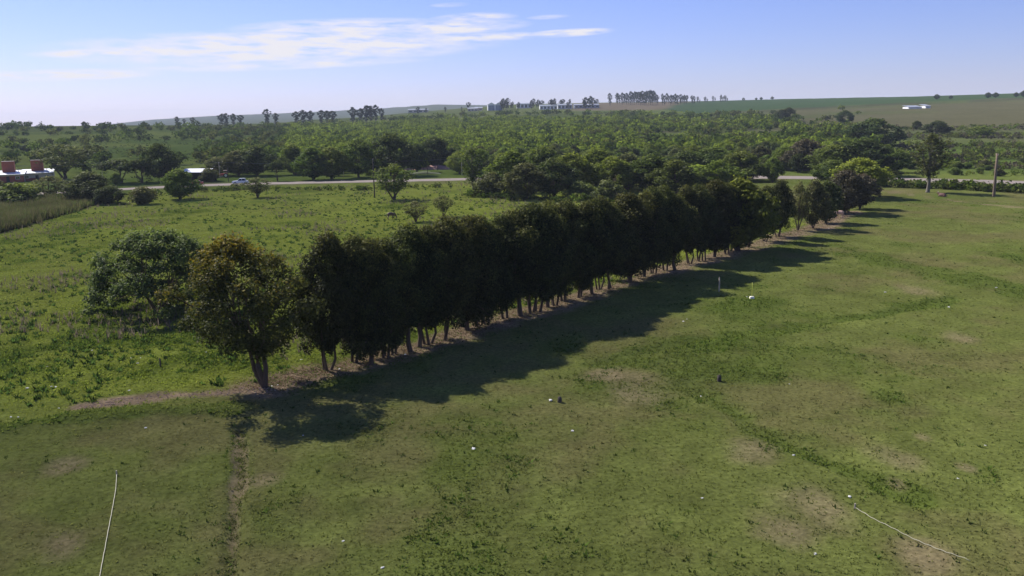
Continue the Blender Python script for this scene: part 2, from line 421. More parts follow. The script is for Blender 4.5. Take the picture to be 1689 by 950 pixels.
# ------------------------------------------------------------------ ground sheet
def build_ground():
    rr = np.concatenate([np.linspace(0.5, 20, 14)[:-1], np.arange(20, 210, 0.36), np.geomspace(210, 9000, 150)])
    az = np.radians(np.concatenate([np.linspace(-180, -46, 70)[:-1], np.linspace(-46, 46, 500)[:-1], np.linspace(46, 180, 70)[:-1]]))
    nr, na = len(rr), len(az)
    A, Rr = np.meshgrid(az, rr)
    x = (Rr * np.sin(A)).ravel(); y = (Rr * np.cos(A)).ravel()
    z = macro_h(x, y); near = np.hypot(x, y) < 340
    z[near] += micro_h(x[near], y[near])
    idx = np.arange(nr * na).reshape(nr, na); nxt = np.roll(idx, -1, axis=1)
    q = np.stack([idx[:-1], nxt[:-1], nxt[1:], idx[1:]], -1).reshape(-1, 4)[:, ::-1]
    # colours of the ground itself: turf, weeds, dry grass, soil, far fields
    dirt = np.zeros(len(x)); lush = np.zeros(len(x)); dry = np.zeros(len(x)); past = np.zeros(len(x))
    r = np.hypot(x, y); k = r < 300
    dirt[k], lush[k], dry[k], past[k] = masks(x[k], y[k])
    def C(*v): return np.array(v)
    turf = C(0.114, 0.132, 0.034); pasture = C(0.175, 0.205, 0.036); weed = C(0.068, 0.102, 0.017)
    hay = C(0.135, 0.115, 0.050); soil = C(0.25, 0.18, 0.12)
    def lerp(a, b, t): return a * (1 - t[:, None]) + b * t[:, None]
    base = lerp(np.tile(turf, (len(x), 1)), np.tile(pasture, (len(x), 1)), past)
    n = fbm(x, y, 2.2, 3, 90)
    base = base * (0.66 + 0.40 * n + 0.28 * fbm(x, y, 6.5, 3, 93))[:, None]
    base = lerp(base, hay, dry * 0.55); base = lerp(base, weed, lush * 0.7)
    base = lerp(base, soil * (0.6 + 0.7 * fbm(x, y, 1.1, 3, 91))[:, None], dirt)
    # beyond the road
    azd = np.degrees(np.arctan2(x, y))
    far = sstep(255, 300, r)
    sh = np.zeros(len(x)); kk = r < 340; sh[kk] = 0.7 * (1 - sstep(4.2, 8.0, pdist(x[kk], y[kk], ROAD) + (fbm(x[kk], y[kk], 5, 3, 99) - 0.5) * 5))
    nfar = fbm(x, y, 60, 4, 95); nmid = fbm(x, y, 170, 3, 96)
    meadow = lerp(np.tile(C(0.082, 0.118, 0.026), (len(x), 1)), np.tile(C(0.135, 0.165, 0.038), (len(x), 1)), sstep(0.35, 0.65, nfar))
    hill = lerp(np.tile(C(0.105, 0.100, 0.050), (len(x), 1)), np.tile(C(0.085, 0.105, 0.036), (len(x), 1)), sstep(0.4, 0.62, nmid * 0.6 + nfar * 0.4))
    crop = C(0.052, 0.088, 0.034)
    right = sstep(9, 16, azd + (nfar - 0.5) * 6)
    f = lerp(meadow, hill, np.maximum(right * sstep(420, 560, r), sstep(700, 900, r) * 0.3))
    edge = np.interp(azd, [-40, -8, 8, 12, 20, 31, 60], [9e9, 9e9, 1500, 1050, 1080, 1150, 1200])
    f = lerp(f, crop, sstep(-12, 12, r - edge + (nfar - 0.5) * 30))
    plough = (azd > 4) & (azd < 11.5) & (r > 1120)
    f = lerp(f, C(0.17, 0.135, 0.085), sstep(1180, 1260, r) * sstep(3, 5, azd) * (1 - sstep(9.6, 10.6, azd - (r - 1300) * 0.004 + (nfar - 0.5) * 1.5)) * (1 - sstep(1750, 1800, r)))
    f = lerp(f, C(0.085, 0.068, 0.05), 0.7 * sstep(0.45, 0.6, nfar) * sstep(4, 8, azd) * (1 - sstep(17, 22, azd)) * sstep(560, 620, r) * (1 - sstep(760, 820, r)))
    f = lerp(f, C(0.075, 0.085, 0.045), sstep(2500, 4000, r) * 0.7)
    f = lerp(f, C(0.062, 0.060, 0.036), 0.75 * sstep(12, 15, azd) * (1 - sstep(10, 45, np.abs(r - edge + 25 + (nfar - 0.5) * 60))) * sstep(0.35, 0.55, fbm(x, y, 35, 3, 97)))
    f = f * (0.86 + 0.28 * fbm(x, y, 22, 4, 98))[:, None]
    col = lerp(lerp(base, f, far), C(0.17, 0.14, 0.09), sh)
    colors = np.concatenate([np.clip(col, 0, 1), np.ones((len(x), 1))], 1)
    me = mesh_np('ground', np.stack([x, y, z], 1), q, True, {'col': colors})
    m, nt, out = new_mat('ground_turf')
    at = N(nt, 'ShaderNodeAttribute', attribute_name='col')
    geo = N(nt, 'ShaderNodeNewGeometry')
    n1 = N(nt, 'ShaderNodeTexNoise', Scale=3.2, Detail=8.0, Roughness=0.7); nt.links.new(geo.outputs['Position'], n1.inputs['Vector'])
    n2 = N(nt, 'ShaderNodeTexNoise', Scale=0.35, Detail=6.0, Roughness=0.6); nt.links.new(geo.outputs['Position'], n2.inputs['Vector'])
    mr = N(nt, 'ShaderNodeMapRange'); mr.inputs[1].default_value = 0.3; mr.inputs[2].default_value = 0.7; mr.inputs[3].default_value = 0.55; mr.inputs[4].default_value = 1.42
    nt.links.new(n1.outputs[0], mr.inputs[0])
    mr2 = N(nt, 'ShaderNodeMapRange'); mr2.inputs[1].default_value = 0.3; mr2.inputs[2].default_value = 0.7; mr2.inputs[3].default_value = 0.85; mr2.inputs[4].default_value = 1.13
    nt.links.new(n2.outputs[0], mr2.inputs[0])
    mul = N(nt, 'ShaderNodeMath', operation='MULTIPLY'); nt.links.new(mr.outputs[0], mul.inputs[0]); nt.links.new(mr2.outputs[0], mul.inputs[1])
    vm = N(nt, 'ShaderNodeVectorMath', operation='SCALE'); nt.links.new(at.outputs['Color'], vm.inputs[0]); nt.links.new(mul.outputs[0], vm.inputs['Scale'])
    p = N(nt, 'ShaderNodeBsdfDiffuse', Roughness=0.8)
    nt.links.new(vm.outputs[0], p.inputs['Color'])
    b = N(nt, 'ShaderNodeBump', Strength=0.7, Distance=0.12); nt.links.new(n1.outputs[0], b.inputs['Height']); nt.links.new(b.outputs[0], p.inputs['Normal'])
    nt.links.new(p.outputs[0], out.inputs[0])
    g = link('ground', me, m)
    tag(g, kind='structure'); g['label'] = 'green grassy meadow rolling away to distant farmed hills'
    return float(z.min()), float(z.max())
ZMIN, ZMAX = build_ground()

# road: gravel strip with soft worn edges, 4 cm crown above the verge
def build_road():
    pts = [];
    for (ax, ay), (bx, by) in zip(ROAD[:-1], ROAD[1:]):
        n = max(2, int(math.hypot(bx - ax, by - ay) / 3))
        for i in range(n): pts.append((ax + (bx - ax) * i / n, ay + (by - ay) * i / n))
    P = np.array(pts)
    for _ in range(25): P[1:-1] = (P[:-2] + P[1:-1] * 2 + P[2:]) / 4
    T = np.gradient(P, axis=0); T /= np.linalg.norm(T, axis=1)[:, None]; Nn = np.stack([-T[:, 1], T[:, 0]], 1)
    offs = np.linspace(-1, 1, 9); w = np.interp(P[:, 0], [-130, -60, 0, 120], [4.2, 4.2, 5.2, 5.6])
    V = []
    for k, o in enumerate(offs):
        jit = (vnoise(P[:, 0] / 4, P[:, 1] / 4, 50 + k) - 0.5) * (1.2 if k in (0, 8) else 0)
        q = P + Nn * (o * w + jit)[:, None]
        V.append(np.column_stack([q, height(q[:, 0], q[:, 1]) + 0.10 + 0.10 * (1 - o * o) - (0.16 if k in (0, 8) else 0)]))
    V = np.stack(V, 1); n = len(P)
    idx = np.arange(n * 9).reshape(n, 9)
    q = np.stack([idx[:-1, :-1], idx[1:, :-1], idx[1:, 1:], idx[:-1, 1:]], -1).reshape(-1, 4)[:, ::-1]
    m, nt, out = new_mat('road_gravel')
    geo = N(nt, 'ShaderNodeNewGeometry'); n1 = N(nt, 'ShaderNodeTexNoise', Scale=0.5, Detail=8.0, Roughness=0.65)
    nt.links.new(geo.outputs['Position'], n1.inputs['Vector'])
    mix = N(nt, 'ShaderNodeMixRGB'); mix.inputs[1].default_value = (0.14, 0.12, 0.11, 1); mix.inputs[2].default_value = (0.27, 0.235, 0.215, 1)
    nt.links.new(n1.outputs[0], mix.inputs[0]); d = N(nt, 'ShaderNodeBsdfDiffuse'); nt.links.new(mix.outputs[0], d.inputs['Color']); nt.links.new(d.outputs[0], out.inputs[0])
    o = link('road', mesh_np('road', V.reshape(-1, 3), q, True), m)
    tag(o, kind='structure'); o['label'] = 'pale gravel road crossing behind the meadow'
build_road()

# ------------------------------------------------------------------ foliage builders
def leaf_quads(pos, nrm, size, rng, aspect=0.62):
    """diamond leaf sprays with a fold; returns verts (n*4,3), faces"""
    n = len(pos)
    nrm = nrm / np.linalg.norm(nrm, axis=1)[:, None]
    a = np.cross(nrm, rng.normal(size=(n, 3))); a /= np.linalg.norm(a, axis=1)[:, None]
    b = np.cross(nrm, a)
    s = (size * rng.uniform(0.6, 1.35, n))[:, None]
    v = np.stack([pos - a * s, pos + b * s * aspect - nrm * s * 0.15, pos + a * s, pos - b * s * aspect - nrm * s * 0.15], 1)
    f = np.arange(n * 4).reshape(n, 4)
    return v.reshape(-1, 3), f
def crown_mesh(name, lumps, n_leaf, size, seed, up=0.5, shell=0.55, tip_from=0.7, droop=0.0):
    """lumps: (x,y,z,rx,ry,rz). Leaves gather in each lump's outer shell with ragged edges."""
    rng = np.random.default_rng(seed)
    L = np.array(lumps); w = (L[:, 3] * L[:, 4] + L[:, 4] * L[:, 5] + L[:, 3] * L[:, 5]); w = w / w.sum()
    which = rng.choice(len(L), n_leaf, p=w)
    d = rng.normal(size=(n_leaf, 3)); d /= np.linalg.norm(d, axis=1)[:, None]
    # ragged outline: sprays stand out along random directions
    bump = 0.78 + 0.5 * vnoise(d[:, 0] * 2.6 + which * 3.1 + 50, d[:, 1] * 2.6 + d[:, 2] * 2.1 + 50, seed)
    rad = (shell + (1 - shell) * rng.random(n_leaf) ** 0.7) * bump + (rng.random(n_leaf) < 0.06) * rng.uniform(0, 0.28, n_leaf)
    pos = L[which, :3] + d * L[which, 3:] * rad[:, None]
    pos[:, 2] -= droop * np.hypot(d[:, 0], d[:, 1]) ** 2 * L[which, 5]
    nrm = d * 0.8 + rng.normal(size=(n_leaf, 3)) * 0.7; nrm[:, 2] += up
    v, f = leaf_quads(pos, nrm, size, rng)
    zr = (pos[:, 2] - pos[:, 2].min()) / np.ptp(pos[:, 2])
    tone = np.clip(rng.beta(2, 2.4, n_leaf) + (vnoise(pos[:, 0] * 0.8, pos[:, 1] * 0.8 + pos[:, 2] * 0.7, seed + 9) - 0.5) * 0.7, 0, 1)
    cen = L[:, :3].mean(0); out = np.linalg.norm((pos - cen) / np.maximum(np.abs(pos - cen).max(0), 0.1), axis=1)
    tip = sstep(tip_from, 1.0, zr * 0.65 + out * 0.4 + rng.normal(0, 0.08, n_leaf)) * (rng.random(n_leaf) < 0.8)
    return mesh_np(name, v, f, False, {'tone': np.repeat(tone, 4), 'tip': np.repeat(tip, 4)})
def limb_path(a, b, rng, sag=0.12, n=5):
    a = np.array(a, float); b = np.array(b, float); L = np.linalg.norm(b - a)
    t = np.linspace(0, 1, n)[:, None]
    p = a + (b - a) * t
    p[:, 2] += (np.sin(np.pi * t[:, 0]) * -0.0 + t[:, 0] * (1 - t[:, 0]) * L * 0.25)
    p[1:-1] += rng.normal(0, sag * L * 0.12, (n - 2, 3))
    return [tuple(q) for q in p]
def trunk_mesh(name, stems, lumps, seed, fork=0.4, n_limb=9, thick=1.0, twig=0.02):
    """stems: list of (base xy, fork point xyz, base radius). Limbs reach from the stems into the crown lumps."""
    rng = np.random.default_rng(seed); mb = MB()
    forks = []
    for (bx, by), fp, r in stems:
        fp = np.array(fp, float); base = np.array([bx, by, -0.15])
        pts = [base, base + (fp - base) * 0.08, base + (fp - base) * 0.4 + rng.normal(0, 0.10, 3) * [1, 1, 0.2], base + (fp - base) * 0.75 + rng.normal(0, 0.10, 3) * [1, 1, 0.2], fp]
        mb.tube(pts, [r * 1.45 * thick, r * 1.05 * thick, r * 0.88 * thick, r * 0.75 * thick, r * 0.62 * thick], 7)
        forks.append((fp, r * 0.62 * thick))
    order = rng.permutation(len(lumps))[:n_limb]
    for i in order:
        c = np.array(lumps[i][:3]); j = int(np.argmin([np.linalg.norm((c - f)[:2]) for f, _ in forks])); fp, fr = forks[j]
        start = fp + np.array([0, 0, -0.03])
        p = limb_path(start, c, rng); r0 = fr * rng.uniform(0.5, 0.8)
        mb.tube(p, [r0, r0 * 0.8, r0 * 0.6, r0 * 0.4, max(twig, r0 * 0.2)], 5)
        for _ in range(2):
            e = c + rng.normal(0, 0.6, 3) * np.array(lumps[i][3:]); mb.tube(limb_path(p[3], e, rng, n=4), [r0 * 0.4, r0 * 0.3, r0 * 0.2, twig * 0.6], 4)
    me = bpy.data.meshes.new(name); me.from_pydata(mb.v, [], mb.f); me.polygons.foreach_set('use_smooth', [True] * len(me.polygons)); me.update()
    return me
def dome_lumps(rng, n, r, z0, z1, lump, widest=0.5, flat=0.85, lean=(0, 0)):
    """lump centres spread through an egg-shaped crown between z0 and z1"""
    out = []
    ga = 2.39996
    for i in range(n):
        t = (i + 0.5) / n
        z = z0 + (z1 - z0) * t
        prof = math.sin(math.pi * min(1, max(0, (t * 0.5 / widest) if t < widest else 0.5 + (t - widest) * 0.5 / (1 - widest)))) ** 0.6
        rad = max(0.0, r * prof - lump * 0.75) * (rng.random() ** 0.35)
        a = i * ga + rng.uniform(-0.5, 0.5)
        l = lump * rng.uniform(0.75, 1.25)
        out.append((math.cos(a) * rad + lean[0] * t, math.sin(a) * rad + lean[1] * t, z, l, l, l * flat))
    return out

class Proto:
    def __init__(self, crown, trunk, leaf, bark, h):
        self.crown, self.trunk, self.h = crown, trunk, h
        if not crown.materials: crown.materials.append(leaf)
        if not trunk.materials: trunk.materials.append(bark)
def plant(name, proto, x, y, h, label, cat, group=None, rz=None, wide=1.0, tilt=(0, 0), leaf=None):
    z = hz(x, y)
    o = empty(name, (x, y, z - 0.03), 0, label, cat, group)
    s = h / proto.h
    o.scale = (s * wide, s * wide, s)
    o.rotation_euler = (tilt[0], tilt[1], random.uniform(0, 6.283) if rz is None else rz)
    link('trunk', proto.trunk, None, o)
    c = link('crown', proto.crown, None, o)
    if leaf is not None:
        c.material_slots[0].link = 'OBJECT'; c.material_slots[0].material = leaf
    return o
def make_proto(kind, seed):
    rng = np.random.default_rng(seed); pr = random.Random(seed)
    if kind == 'row':            # 11 m evergreen with a deep narrow crown
        z0 = (1.5, 2.7, 2.1, 3.1, 1.8, 2.5)[seed % 6]
        lumps = dome_lumps(pr, 44, 3.6, z0, 10.3, 1.0, 0.52, 0.9) + [(pr.uniform(-2, 2), pr.uniform(-2, 2), z0 + pr.uniform(-0.5, 0.4), 0.7, 0.7, 0.8) for _ in range(4)]
        stems = [[((0, 0), (0.2, 0.1, 3.0), 0.25)], [((0.25, 0), (0.8, 0.1, 2.8), 0.15), ((-0.2, 0.05), (-0.7, -0.2, 3.0), 0.16)],
                 [((0, 0.2), (0.5, 0.6, 3.0), 0.12), ((0.25, -0.2), (0.6, -0.5, 3.2), 0.12), ((-0.3, 0), (-0.9, 0.1, 2.8), 0.13)]][seed % 3]
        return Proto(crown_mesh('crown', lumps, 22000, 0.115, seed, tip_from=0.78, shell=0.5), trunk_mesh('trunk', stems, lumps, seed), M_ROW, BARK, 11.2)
    if kind == 'gold':           # first tree of the row, broad, open below
        lumps = dome_lumps(pr, 76, 5.7, 2.9, 10.8, 0.95, 0.46, 0.8, (-1.6, 0))
        stems = [((0, 0), (-0.45, 0.0, 2.2), 0.26)]
        lumps2 = lumps
        st = [((0, 0), (-0.35, 0, 1.9), 0.25), ((-0.05, 0.02), (-1.3, 0.3, 3.6), 0.17), ((0.02, 0.02), (0.0, 0.1, 4.2), 0.18)]
        return Proto(crown_mesh('crown', lumps, 24000, 0.115, seed, shell=0.25, tip_from=0.66), trunk_mesh('trunk', st, lumps, seed, n_limb=30, twig=0.03), M_GOLD, BARK, 11.5)
    if kind == 'feathery':       # low spreading loose tree reaching the ground
        lumps = []
        for i in range(120):
            a = pr.uniform(0, 6.283); rr = 6.0 * math.sqrt(pr.random()); top = 7.6 * math.sqrt(max(0.08, 1 - (rr / 6.6) ** 2))
            z = pr.uniform(0.8, max(1.2, top - 0.5)) if pr.random() < 0.5 else top - 0.5
            lumps.append((math.cos(a) * rr, math.sin(a) * rr, z, 0.95, 0.95, 0.6))
        st = [((0.1, 0), (0.9, 0.4, 1.6), 0.16), ((-0.2, 0.1), (-1.2, 0.5, 1.6), 0.15), ((0, -0.2), (0.2, -1.1, 1.7), 0.14)]
        return Proto(crown_mesh('crown', lumps, 26000, 0.14, seed, up=0.9, shell=0.15, droop=0.35), trunk_mesh('trunk', st, lumps, seed, n_limb=30), M_LOOSE, BARK, 8.0)
    if kind in ('round', 'dark', 'lime', 'olive', 'brown'):
        lumps = dome_lumps(pr, 44, 4.2, 1.2, 7.4, 0.95, 0.42, 0.85)
        st = [((0, 0), (0.15, 0.1, 1.9), 0.2), ((0.12, 0), (0.9, -0.3, 2.2), 0.13)]
        leaf = dict(round=M_GREEN, dark=M_DARK, lime=M_LIME, olive=M_OLIVE, brown=M_BROWN)[kind]
        return Proto(crown_mesh('crown', lumps, 6500, 0.2, seed, shell=0.3), trunk_mesh('trunk', st, lumps, seed, n_limb=10), leaf, BARK, 8.2)
    if kind == 'shrub':
        lumps = dome_lumps(pr, 16, 3.0, 0.5, 3.4, 1.0, 0.4, 0.8)
        st = [((0.1, 0), (0.5, 0.2, 0.9), 0.09), ((-0.1, 0.1), (-0.5, 0.1, 0.9), 0.09), ((0, -0.1), (0, -0.5, 0.9), 0.08)]
        return Proto(crown_mesh('crown', lumps, 2600, 0.22, seed, shell=0.35), trunk_mesh('trunk', st, lumps, seed, n_limb=9), M_OLIVE, BARK, 4.2)
    if kind == 'sparse':         # thin see-through crown on forked limbs
        lumps = dome_lumps(pr, 26, 3.4, 2.0, 7.0, 0.95, 0.62, 0.7)
        st = [((0, 0), (0.1, 0, 1.3), 0.2), ((0.02, 0), (1.0, 0.2, 2.6), 0.13), ((-0.02, 0), (-1.0, 0.1, 2.6), 0.13)]
        return Proto(crown_mesh('crown', lumps, 2000, 0.18, seed, shell=0.05), trunk_mesh('trunk', st, lumps, seed, n_limb=26, twig=0.03), M_OLIVE, BARK, 7.6)
    if kind == 'umbrella':
        lumps = [(math.cos(a) * r_, math.sin(a) * r_, 5.2 - 0.08 * r_ * r_ + pr.uniform(-0.5, 0.3), 1.3, 1.3, 0.75) for a, r_ in [(pr.uniform(0, 6.283), 3.6 * math.sqrt(pr.random())) for _ in range(20)]]
        st = [((0, 0), (0.1, 0.1, 2.4), 0.18), ((0.1, 0), (0.9, -0.2, 3.0), 0.12)]
        return Proto(crown_mesh('crown', lumps, 3000, 0.24, seed, shell=0.4), trunk_mesh('trunk', st, lumps, seed, n_limb=12), M_DARK, BARK, 6.0)
    if kind == 'poplar':         # tall narrow tree, bare low trunk
        lumps = dome_lumps(pr, 26, 2.5, 4.2, 14.2, 1.15, 0.55, 1.2)
        st = [((0, 0), (0.1, 0.05, 4.6), 0.22)]
        return Proto(crown_mesh('crown', lumps, 1700, 0.21, seed, shell=0.05), trunk_mesh('trunk', st, lumps, seed, n_limb=24), M_OLIVE, BARK_GREY, 15.4)
    if kind == 'gum':            # tall plantation tree, bare pole and high tuft
        lumps = dome_lumps(pr, 26, 4.6, 9.5, 22.5, 1.25, 0.62, 1.0, (pr.uniform(-1, 1), 0)) + dome_lumps(pr, 9, 3.2, 4, 10, 1.1, 0.6, 0.9)
        st = [((0, 0), (0.3, 0.2, 12.0), 0.4)]
        return Proto(crown_mesh('crown', lumps, 1900, 0.45, seed, shell=0.1), trunk_mesh('trunk', st, lumps, seed, n_limb=9, twig=0.1), M_GUM, BARK_GREY, 23.5)
    raise ValueError(kind)
PR = {}
def proto(kind, i=0):
    k = (kind, i)
    if k not in PR: PR[k] = make_proto(kind, sum(map(ord, kind)) * 7 + i)
    return PR[k]

# ------------------------------------------------------------------ the row of trees
ROW = [  # photo x, y of the trunk's foot, photo y of the crown's top
    (540, 612, 380), (585, 598, 384), (612, 601, 392), (636, 590, 396), (650, 587, 400), (676, 579, 372), (692, 573, 385), (706, 567, 372), (735, 562, 352),
    (770, 546, 347), (790, 540, 347), (803, 537, 350), (833, 528, 340), (858, 523, 342), (876, 517, 336), (888, 515, 338), (903, 507, 330), (914, 504, 340),
    (930, 498, 328), (956, 491, 326), (976, 484, 330), (988, 479, 324), (1005, 477, 322), (1038, 466, 318), (1062, 457, 312), (1078, 452, 314), (1097, 447, 308), (1113, 446, 310),
    (1137, 435, 304), (1152, 431, 300), (1161, 430, 306), (1178, 425, 297), (1198, 419, 293), (1213, 414, 296), (1234, 408, 294), (1262, 398, 298), (1283, 391, 302)]
def plant_px(name, pr_, px, py, top, label, cat, group=None, width=None, **kw):
    """foot at the photo pixel, height from the top pixel at the same distance"""
    x, y, z = ground(px, py)
    d = math.hypot(x, y)
    a, e = azel(px, top)
    h = max(1.0, (CAM_H + d * math.tan(e)) - z)
    if width:      # crown width in photo pixels
        wm = width / FPX * d
        bb = np.array([w.co[:] for w in list(pr_.crown.vertices)[::29]])
        span = 2 * np.percentile(np.hypot(bb[:, 0], bb[:, 1]), 96) * h / pr_.h
        kw['wide'] = max(0.55, min(2.2, wm / span))
    return plant(name, pr_, x, y, h, label, cat, group, **kw)
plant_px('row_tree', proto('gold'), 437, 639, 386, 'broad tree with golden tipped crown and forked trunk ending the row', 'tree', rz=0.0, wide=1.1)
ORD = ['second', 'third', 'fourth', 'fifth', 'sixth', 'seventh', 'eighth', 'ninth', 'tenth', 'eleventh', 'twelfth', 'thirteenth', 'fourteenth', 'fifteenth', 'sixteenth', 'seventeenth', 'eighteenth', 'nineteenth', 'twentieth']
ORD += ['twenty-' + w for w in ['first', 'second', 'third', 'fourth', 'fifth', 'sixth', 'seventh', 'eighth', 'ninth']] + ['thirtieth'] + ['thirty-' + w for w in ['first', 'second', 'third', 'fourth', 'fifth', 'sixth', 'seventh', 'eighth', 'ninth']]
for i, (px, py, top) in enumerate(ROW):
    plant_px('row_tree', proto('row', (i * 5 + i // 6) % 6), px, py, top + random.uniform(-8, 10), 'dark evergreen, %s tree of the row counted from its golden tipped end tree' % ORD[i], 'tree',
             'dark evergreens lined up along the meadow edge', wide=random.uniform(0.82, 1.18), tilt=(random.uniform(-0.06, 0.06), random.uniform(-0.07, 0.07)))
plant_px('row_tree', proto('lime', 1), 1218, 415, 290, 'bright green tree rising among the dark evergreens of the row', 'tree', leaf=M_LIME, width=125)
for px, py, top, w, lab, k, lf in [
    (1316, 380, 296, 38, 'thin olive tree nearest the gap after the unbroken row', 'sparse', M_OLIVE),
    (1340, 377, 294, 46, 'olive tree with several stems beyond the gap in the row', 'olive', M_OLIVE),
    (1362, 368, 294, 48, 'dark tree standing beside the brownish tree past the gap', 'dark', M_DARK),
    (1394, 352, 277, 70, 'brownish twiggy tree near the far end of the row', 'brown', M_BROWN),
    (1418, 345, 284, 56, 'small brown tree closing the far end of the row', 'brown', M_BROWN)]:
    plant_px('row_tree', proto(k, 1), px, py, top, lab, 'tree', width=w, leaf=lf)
plant_px('feathery_tree', proto('feathery'), 262, 512, 366, 'low spreading feathery tree standing in the open pasture', 'tree', width=205)

# ------------------------------------------------------------------ trees one by one around the road
G_ROAD = 'trees along the road'
NAMED = [  # px, py foot, py top, crown width px, kind, leaf, label
    (297, 329, 277, 62, 'round', M_GREEN, 'dense green tree in front of the white roofed shed'),
    (106, 296, 234, 78, 'sparse', M_OLIVE, 'tall open olive tree beside the row of white roofed houses'),
    (84, 326, 288, 56, 'sparse', M_OLIVE, 'small forked tree on the near verge below the houses'),
    (28, 338, 300, 74, 'shrub', M_GREEN, 'wide green bush below the houses'),
    (-10, 335, 296, 60, 'shrub', M_OLIVE, 'olive bush beside the brick walled house'),
    (150, 334, 282, 70, 'olive', M_OLIVE, 'olive tree at the corner of the reed bed'),
    (180, 337, 306, 46, 'dark', M_DARK, 'dark bushy tree at the end of the reed bed'),
    (235, 337, 306, 40, 'shrub', M_OLIVE, 'grey green bush by the roadside ditch'),
    (200, 302, 262, 70, 'umbrella', M_DARK, 'flat topped dark tree across the road from the reed bed'),
    (235, 302, 262, 74, 'umbrella', M_DARK, 'second flat topped dark tree left of the shed'),
    (266, 300, 234, 62, 'dark', M_DARK, 'tall dark tree behind the white roofed shed'),
    (344, 300, 276, 30, 'shrub', M_OLIVE, 'small olive bush against the shed end'),
    (425, 326, 291, 46, 'sparse', M_OLIVE, 'small bare forked tree in front of the white pickup'),
    (458, 299, 264, 36, 'umbrella', M_DARK, 'small round headed tree on the mown verge'),
    (360, 290, 258, 50, 'olive', M_OLIVE, 'olive tree behind the red tractor'),
    (394, 290, 246, 64, 'olive', M_OLIVE, 'broad olive tree behind the white pickup'),
    (424, 290, 239, 64, 'dark', M_DARK, 'dark rounded tree on the edge of the mown verge'),
    (485, 288, 236, 50, 'round', M_GREEN, 'round green tree between two dark trees on the verge'),
    (516, 297, 241, 62, 'round', M_GREEN, 'green tree with bare lower trunk at the roadside'),
    (548, 296, 240, 60, 'round', M_GREEN, 'green tree with paired stems beside the pale wooden pole'),
    (592, 293, 226, 70, 'lime', M_GREEN, 'tall light green tree behind the dark power pole'),
    (645, 290, 217, 84, 'dark', M_DARK, 'big dark domed tree behind the road, tallest of its clump'),
    (688, 284, 236, 40, 'dark', M_DARK, 'narrow dark tree above the red earth bank'),
    (718, 277, 224, 70, 'brown', M_DARK, 'rounded dull dark tree above the red earth bank'),
    (650, 329, 268, 66, 'sparse', M_GREEN, 'thin crowned bright green tree beside the dark power pole'),
    (686, 366, 330, 44, 'sparse', M_OLIVE, 'thin shrub in the pasture beside the grazing horse'),
    (732, 357, 320, 34, 'sparse', M_OLIVE, 'slender sapling in the pasture above the dark row'),
    (780, 320, 238, 62, 'poplar', M_GREEN, 'upright green tree with dark base at the wood edge'),
    (812, 324, 282, 52, 'shrub', M_OLIVE, 'olive shrub beside the upright green tree'),
    (868, 328, 268, 84, 'olive', M_OLIVE, 'wide pale olive tree at the wood edge above the pasture'),
    (912, 326, 258, 78, 'dark', M_DARK, 'shady dark tree at the wood edge above the pasture'),
    (955, 328, 296, 50, 'shrub', M_LOOSE, 'pale willowy bush at the wood edge'),
    (1004, 332, 296, 58, 'shrub', M_LOOSE, 'second pale willowy bush close behind the row'),
    (1010, 318, 256, 84, 'lime', M_LIME, 'light green tree behind the pale willowy bushes'),
    (1072, 316, 254, 100, 'round', M_GREEN, 'broad green tree standing behind the middle of the row'),
    (1150, 310, 270, 80, 'shrub', M_LIME, 'low light green thicket behind the row'),
    (1222, 298, 248, 84, 'round', M_GREEN, 'round dark green tree by the far bend of the road'),
    (1274, 300, 258, 34, 'lime', M_LIME, 'slim lime green young tree at the roadside'),
    (1328, 282, 228, 70, 'brown', M_BROWN, 'brownish tree in the wood beyond the road'),
    (1372, 290, 236, 80, 'olive', M_GREEN, 'green tree behind the brown end of the row'),
    (1424, 290, 226, 84, 'dark', M_DARK, 'big dark tree at the right end of the wood'),
    (1436, 282, 252, 70, 'dark', M_DARK, 'low dark tree where the wood meets the road'),
    (1416, 326, 258, 84, 'lime', M_LIME, 'bright green tree leaning out behind the row end'),
    (1530, 318, 214, 56, 'poplar', M_OLIVE, 'tall thin crowned tree standing alone at the hedge'),
    (1393, 205, 181, 30, 'dark', M_DARK, 'lone dark round tree on the lower slope of the hill'),
    (1440, 246, 194, 84, 'dark', M_DARK, 'dark spreading tree at the top corner of the wood'),
    (1545, 224, 198, 52, 'round', M_DARK, 'dark round bush tree on the hill foot'),
    (1512, 214, 198, 14, 'round', M_DARK, 'tiny tree beside the dark round bush on the hill foot'),
    (1618, 226, 207, 50, 'shrub', M_GREEN, 'wide green shrub on the hill foot'),
    (1375, 300, 262, 60, 'round', M_GREEN, 'mid green tree beside the bright leaning tree'),
    (1112, 320, 262, 84, 'olive', M_GREEN, 'olive green tree crowding behind the far half of the row'),
    (1182, 310, 264, 76, 'lime', M_LIME, 'light green tree close behind the bright tree of the row'),
    (942, 320, 250, 84, 'lime', M_LIME, 'light green tree towering over the pale willowy bushes'),
    (846, 316, 246, 80, 'lime', M_LIME, 'light green tree behind the wide pale olive tree'),
    (1036, 312, 252, 80, 'olive', M_OLIVE, 'olive tree squeezed behind the broad green tree'),
    (1130, 300, 246, 84, 'dark', M_DARK, 'dark tree standing over the low light green thicket'),
    (985, 306, 244, 84, 'lime', M_LIME, 'bright tree deeper in the thicket behind the willowy bushes'),
    (895, 304, 240, 84, 'round', M_GREEN, 'green tree deeper in the thicket behind the shady dark tree'),
    (1180, 288, 240, 80, 'round', M_GREEN, 'green tree on the road edge beyond the low thicket'),
    (20, 262, 246, 40, 'dark', M_DARK, 'dark bush behind the houses'), (44, 250, 238, 28, 'dark', M_DARK, 'small dark bush in the field behind the houses')]
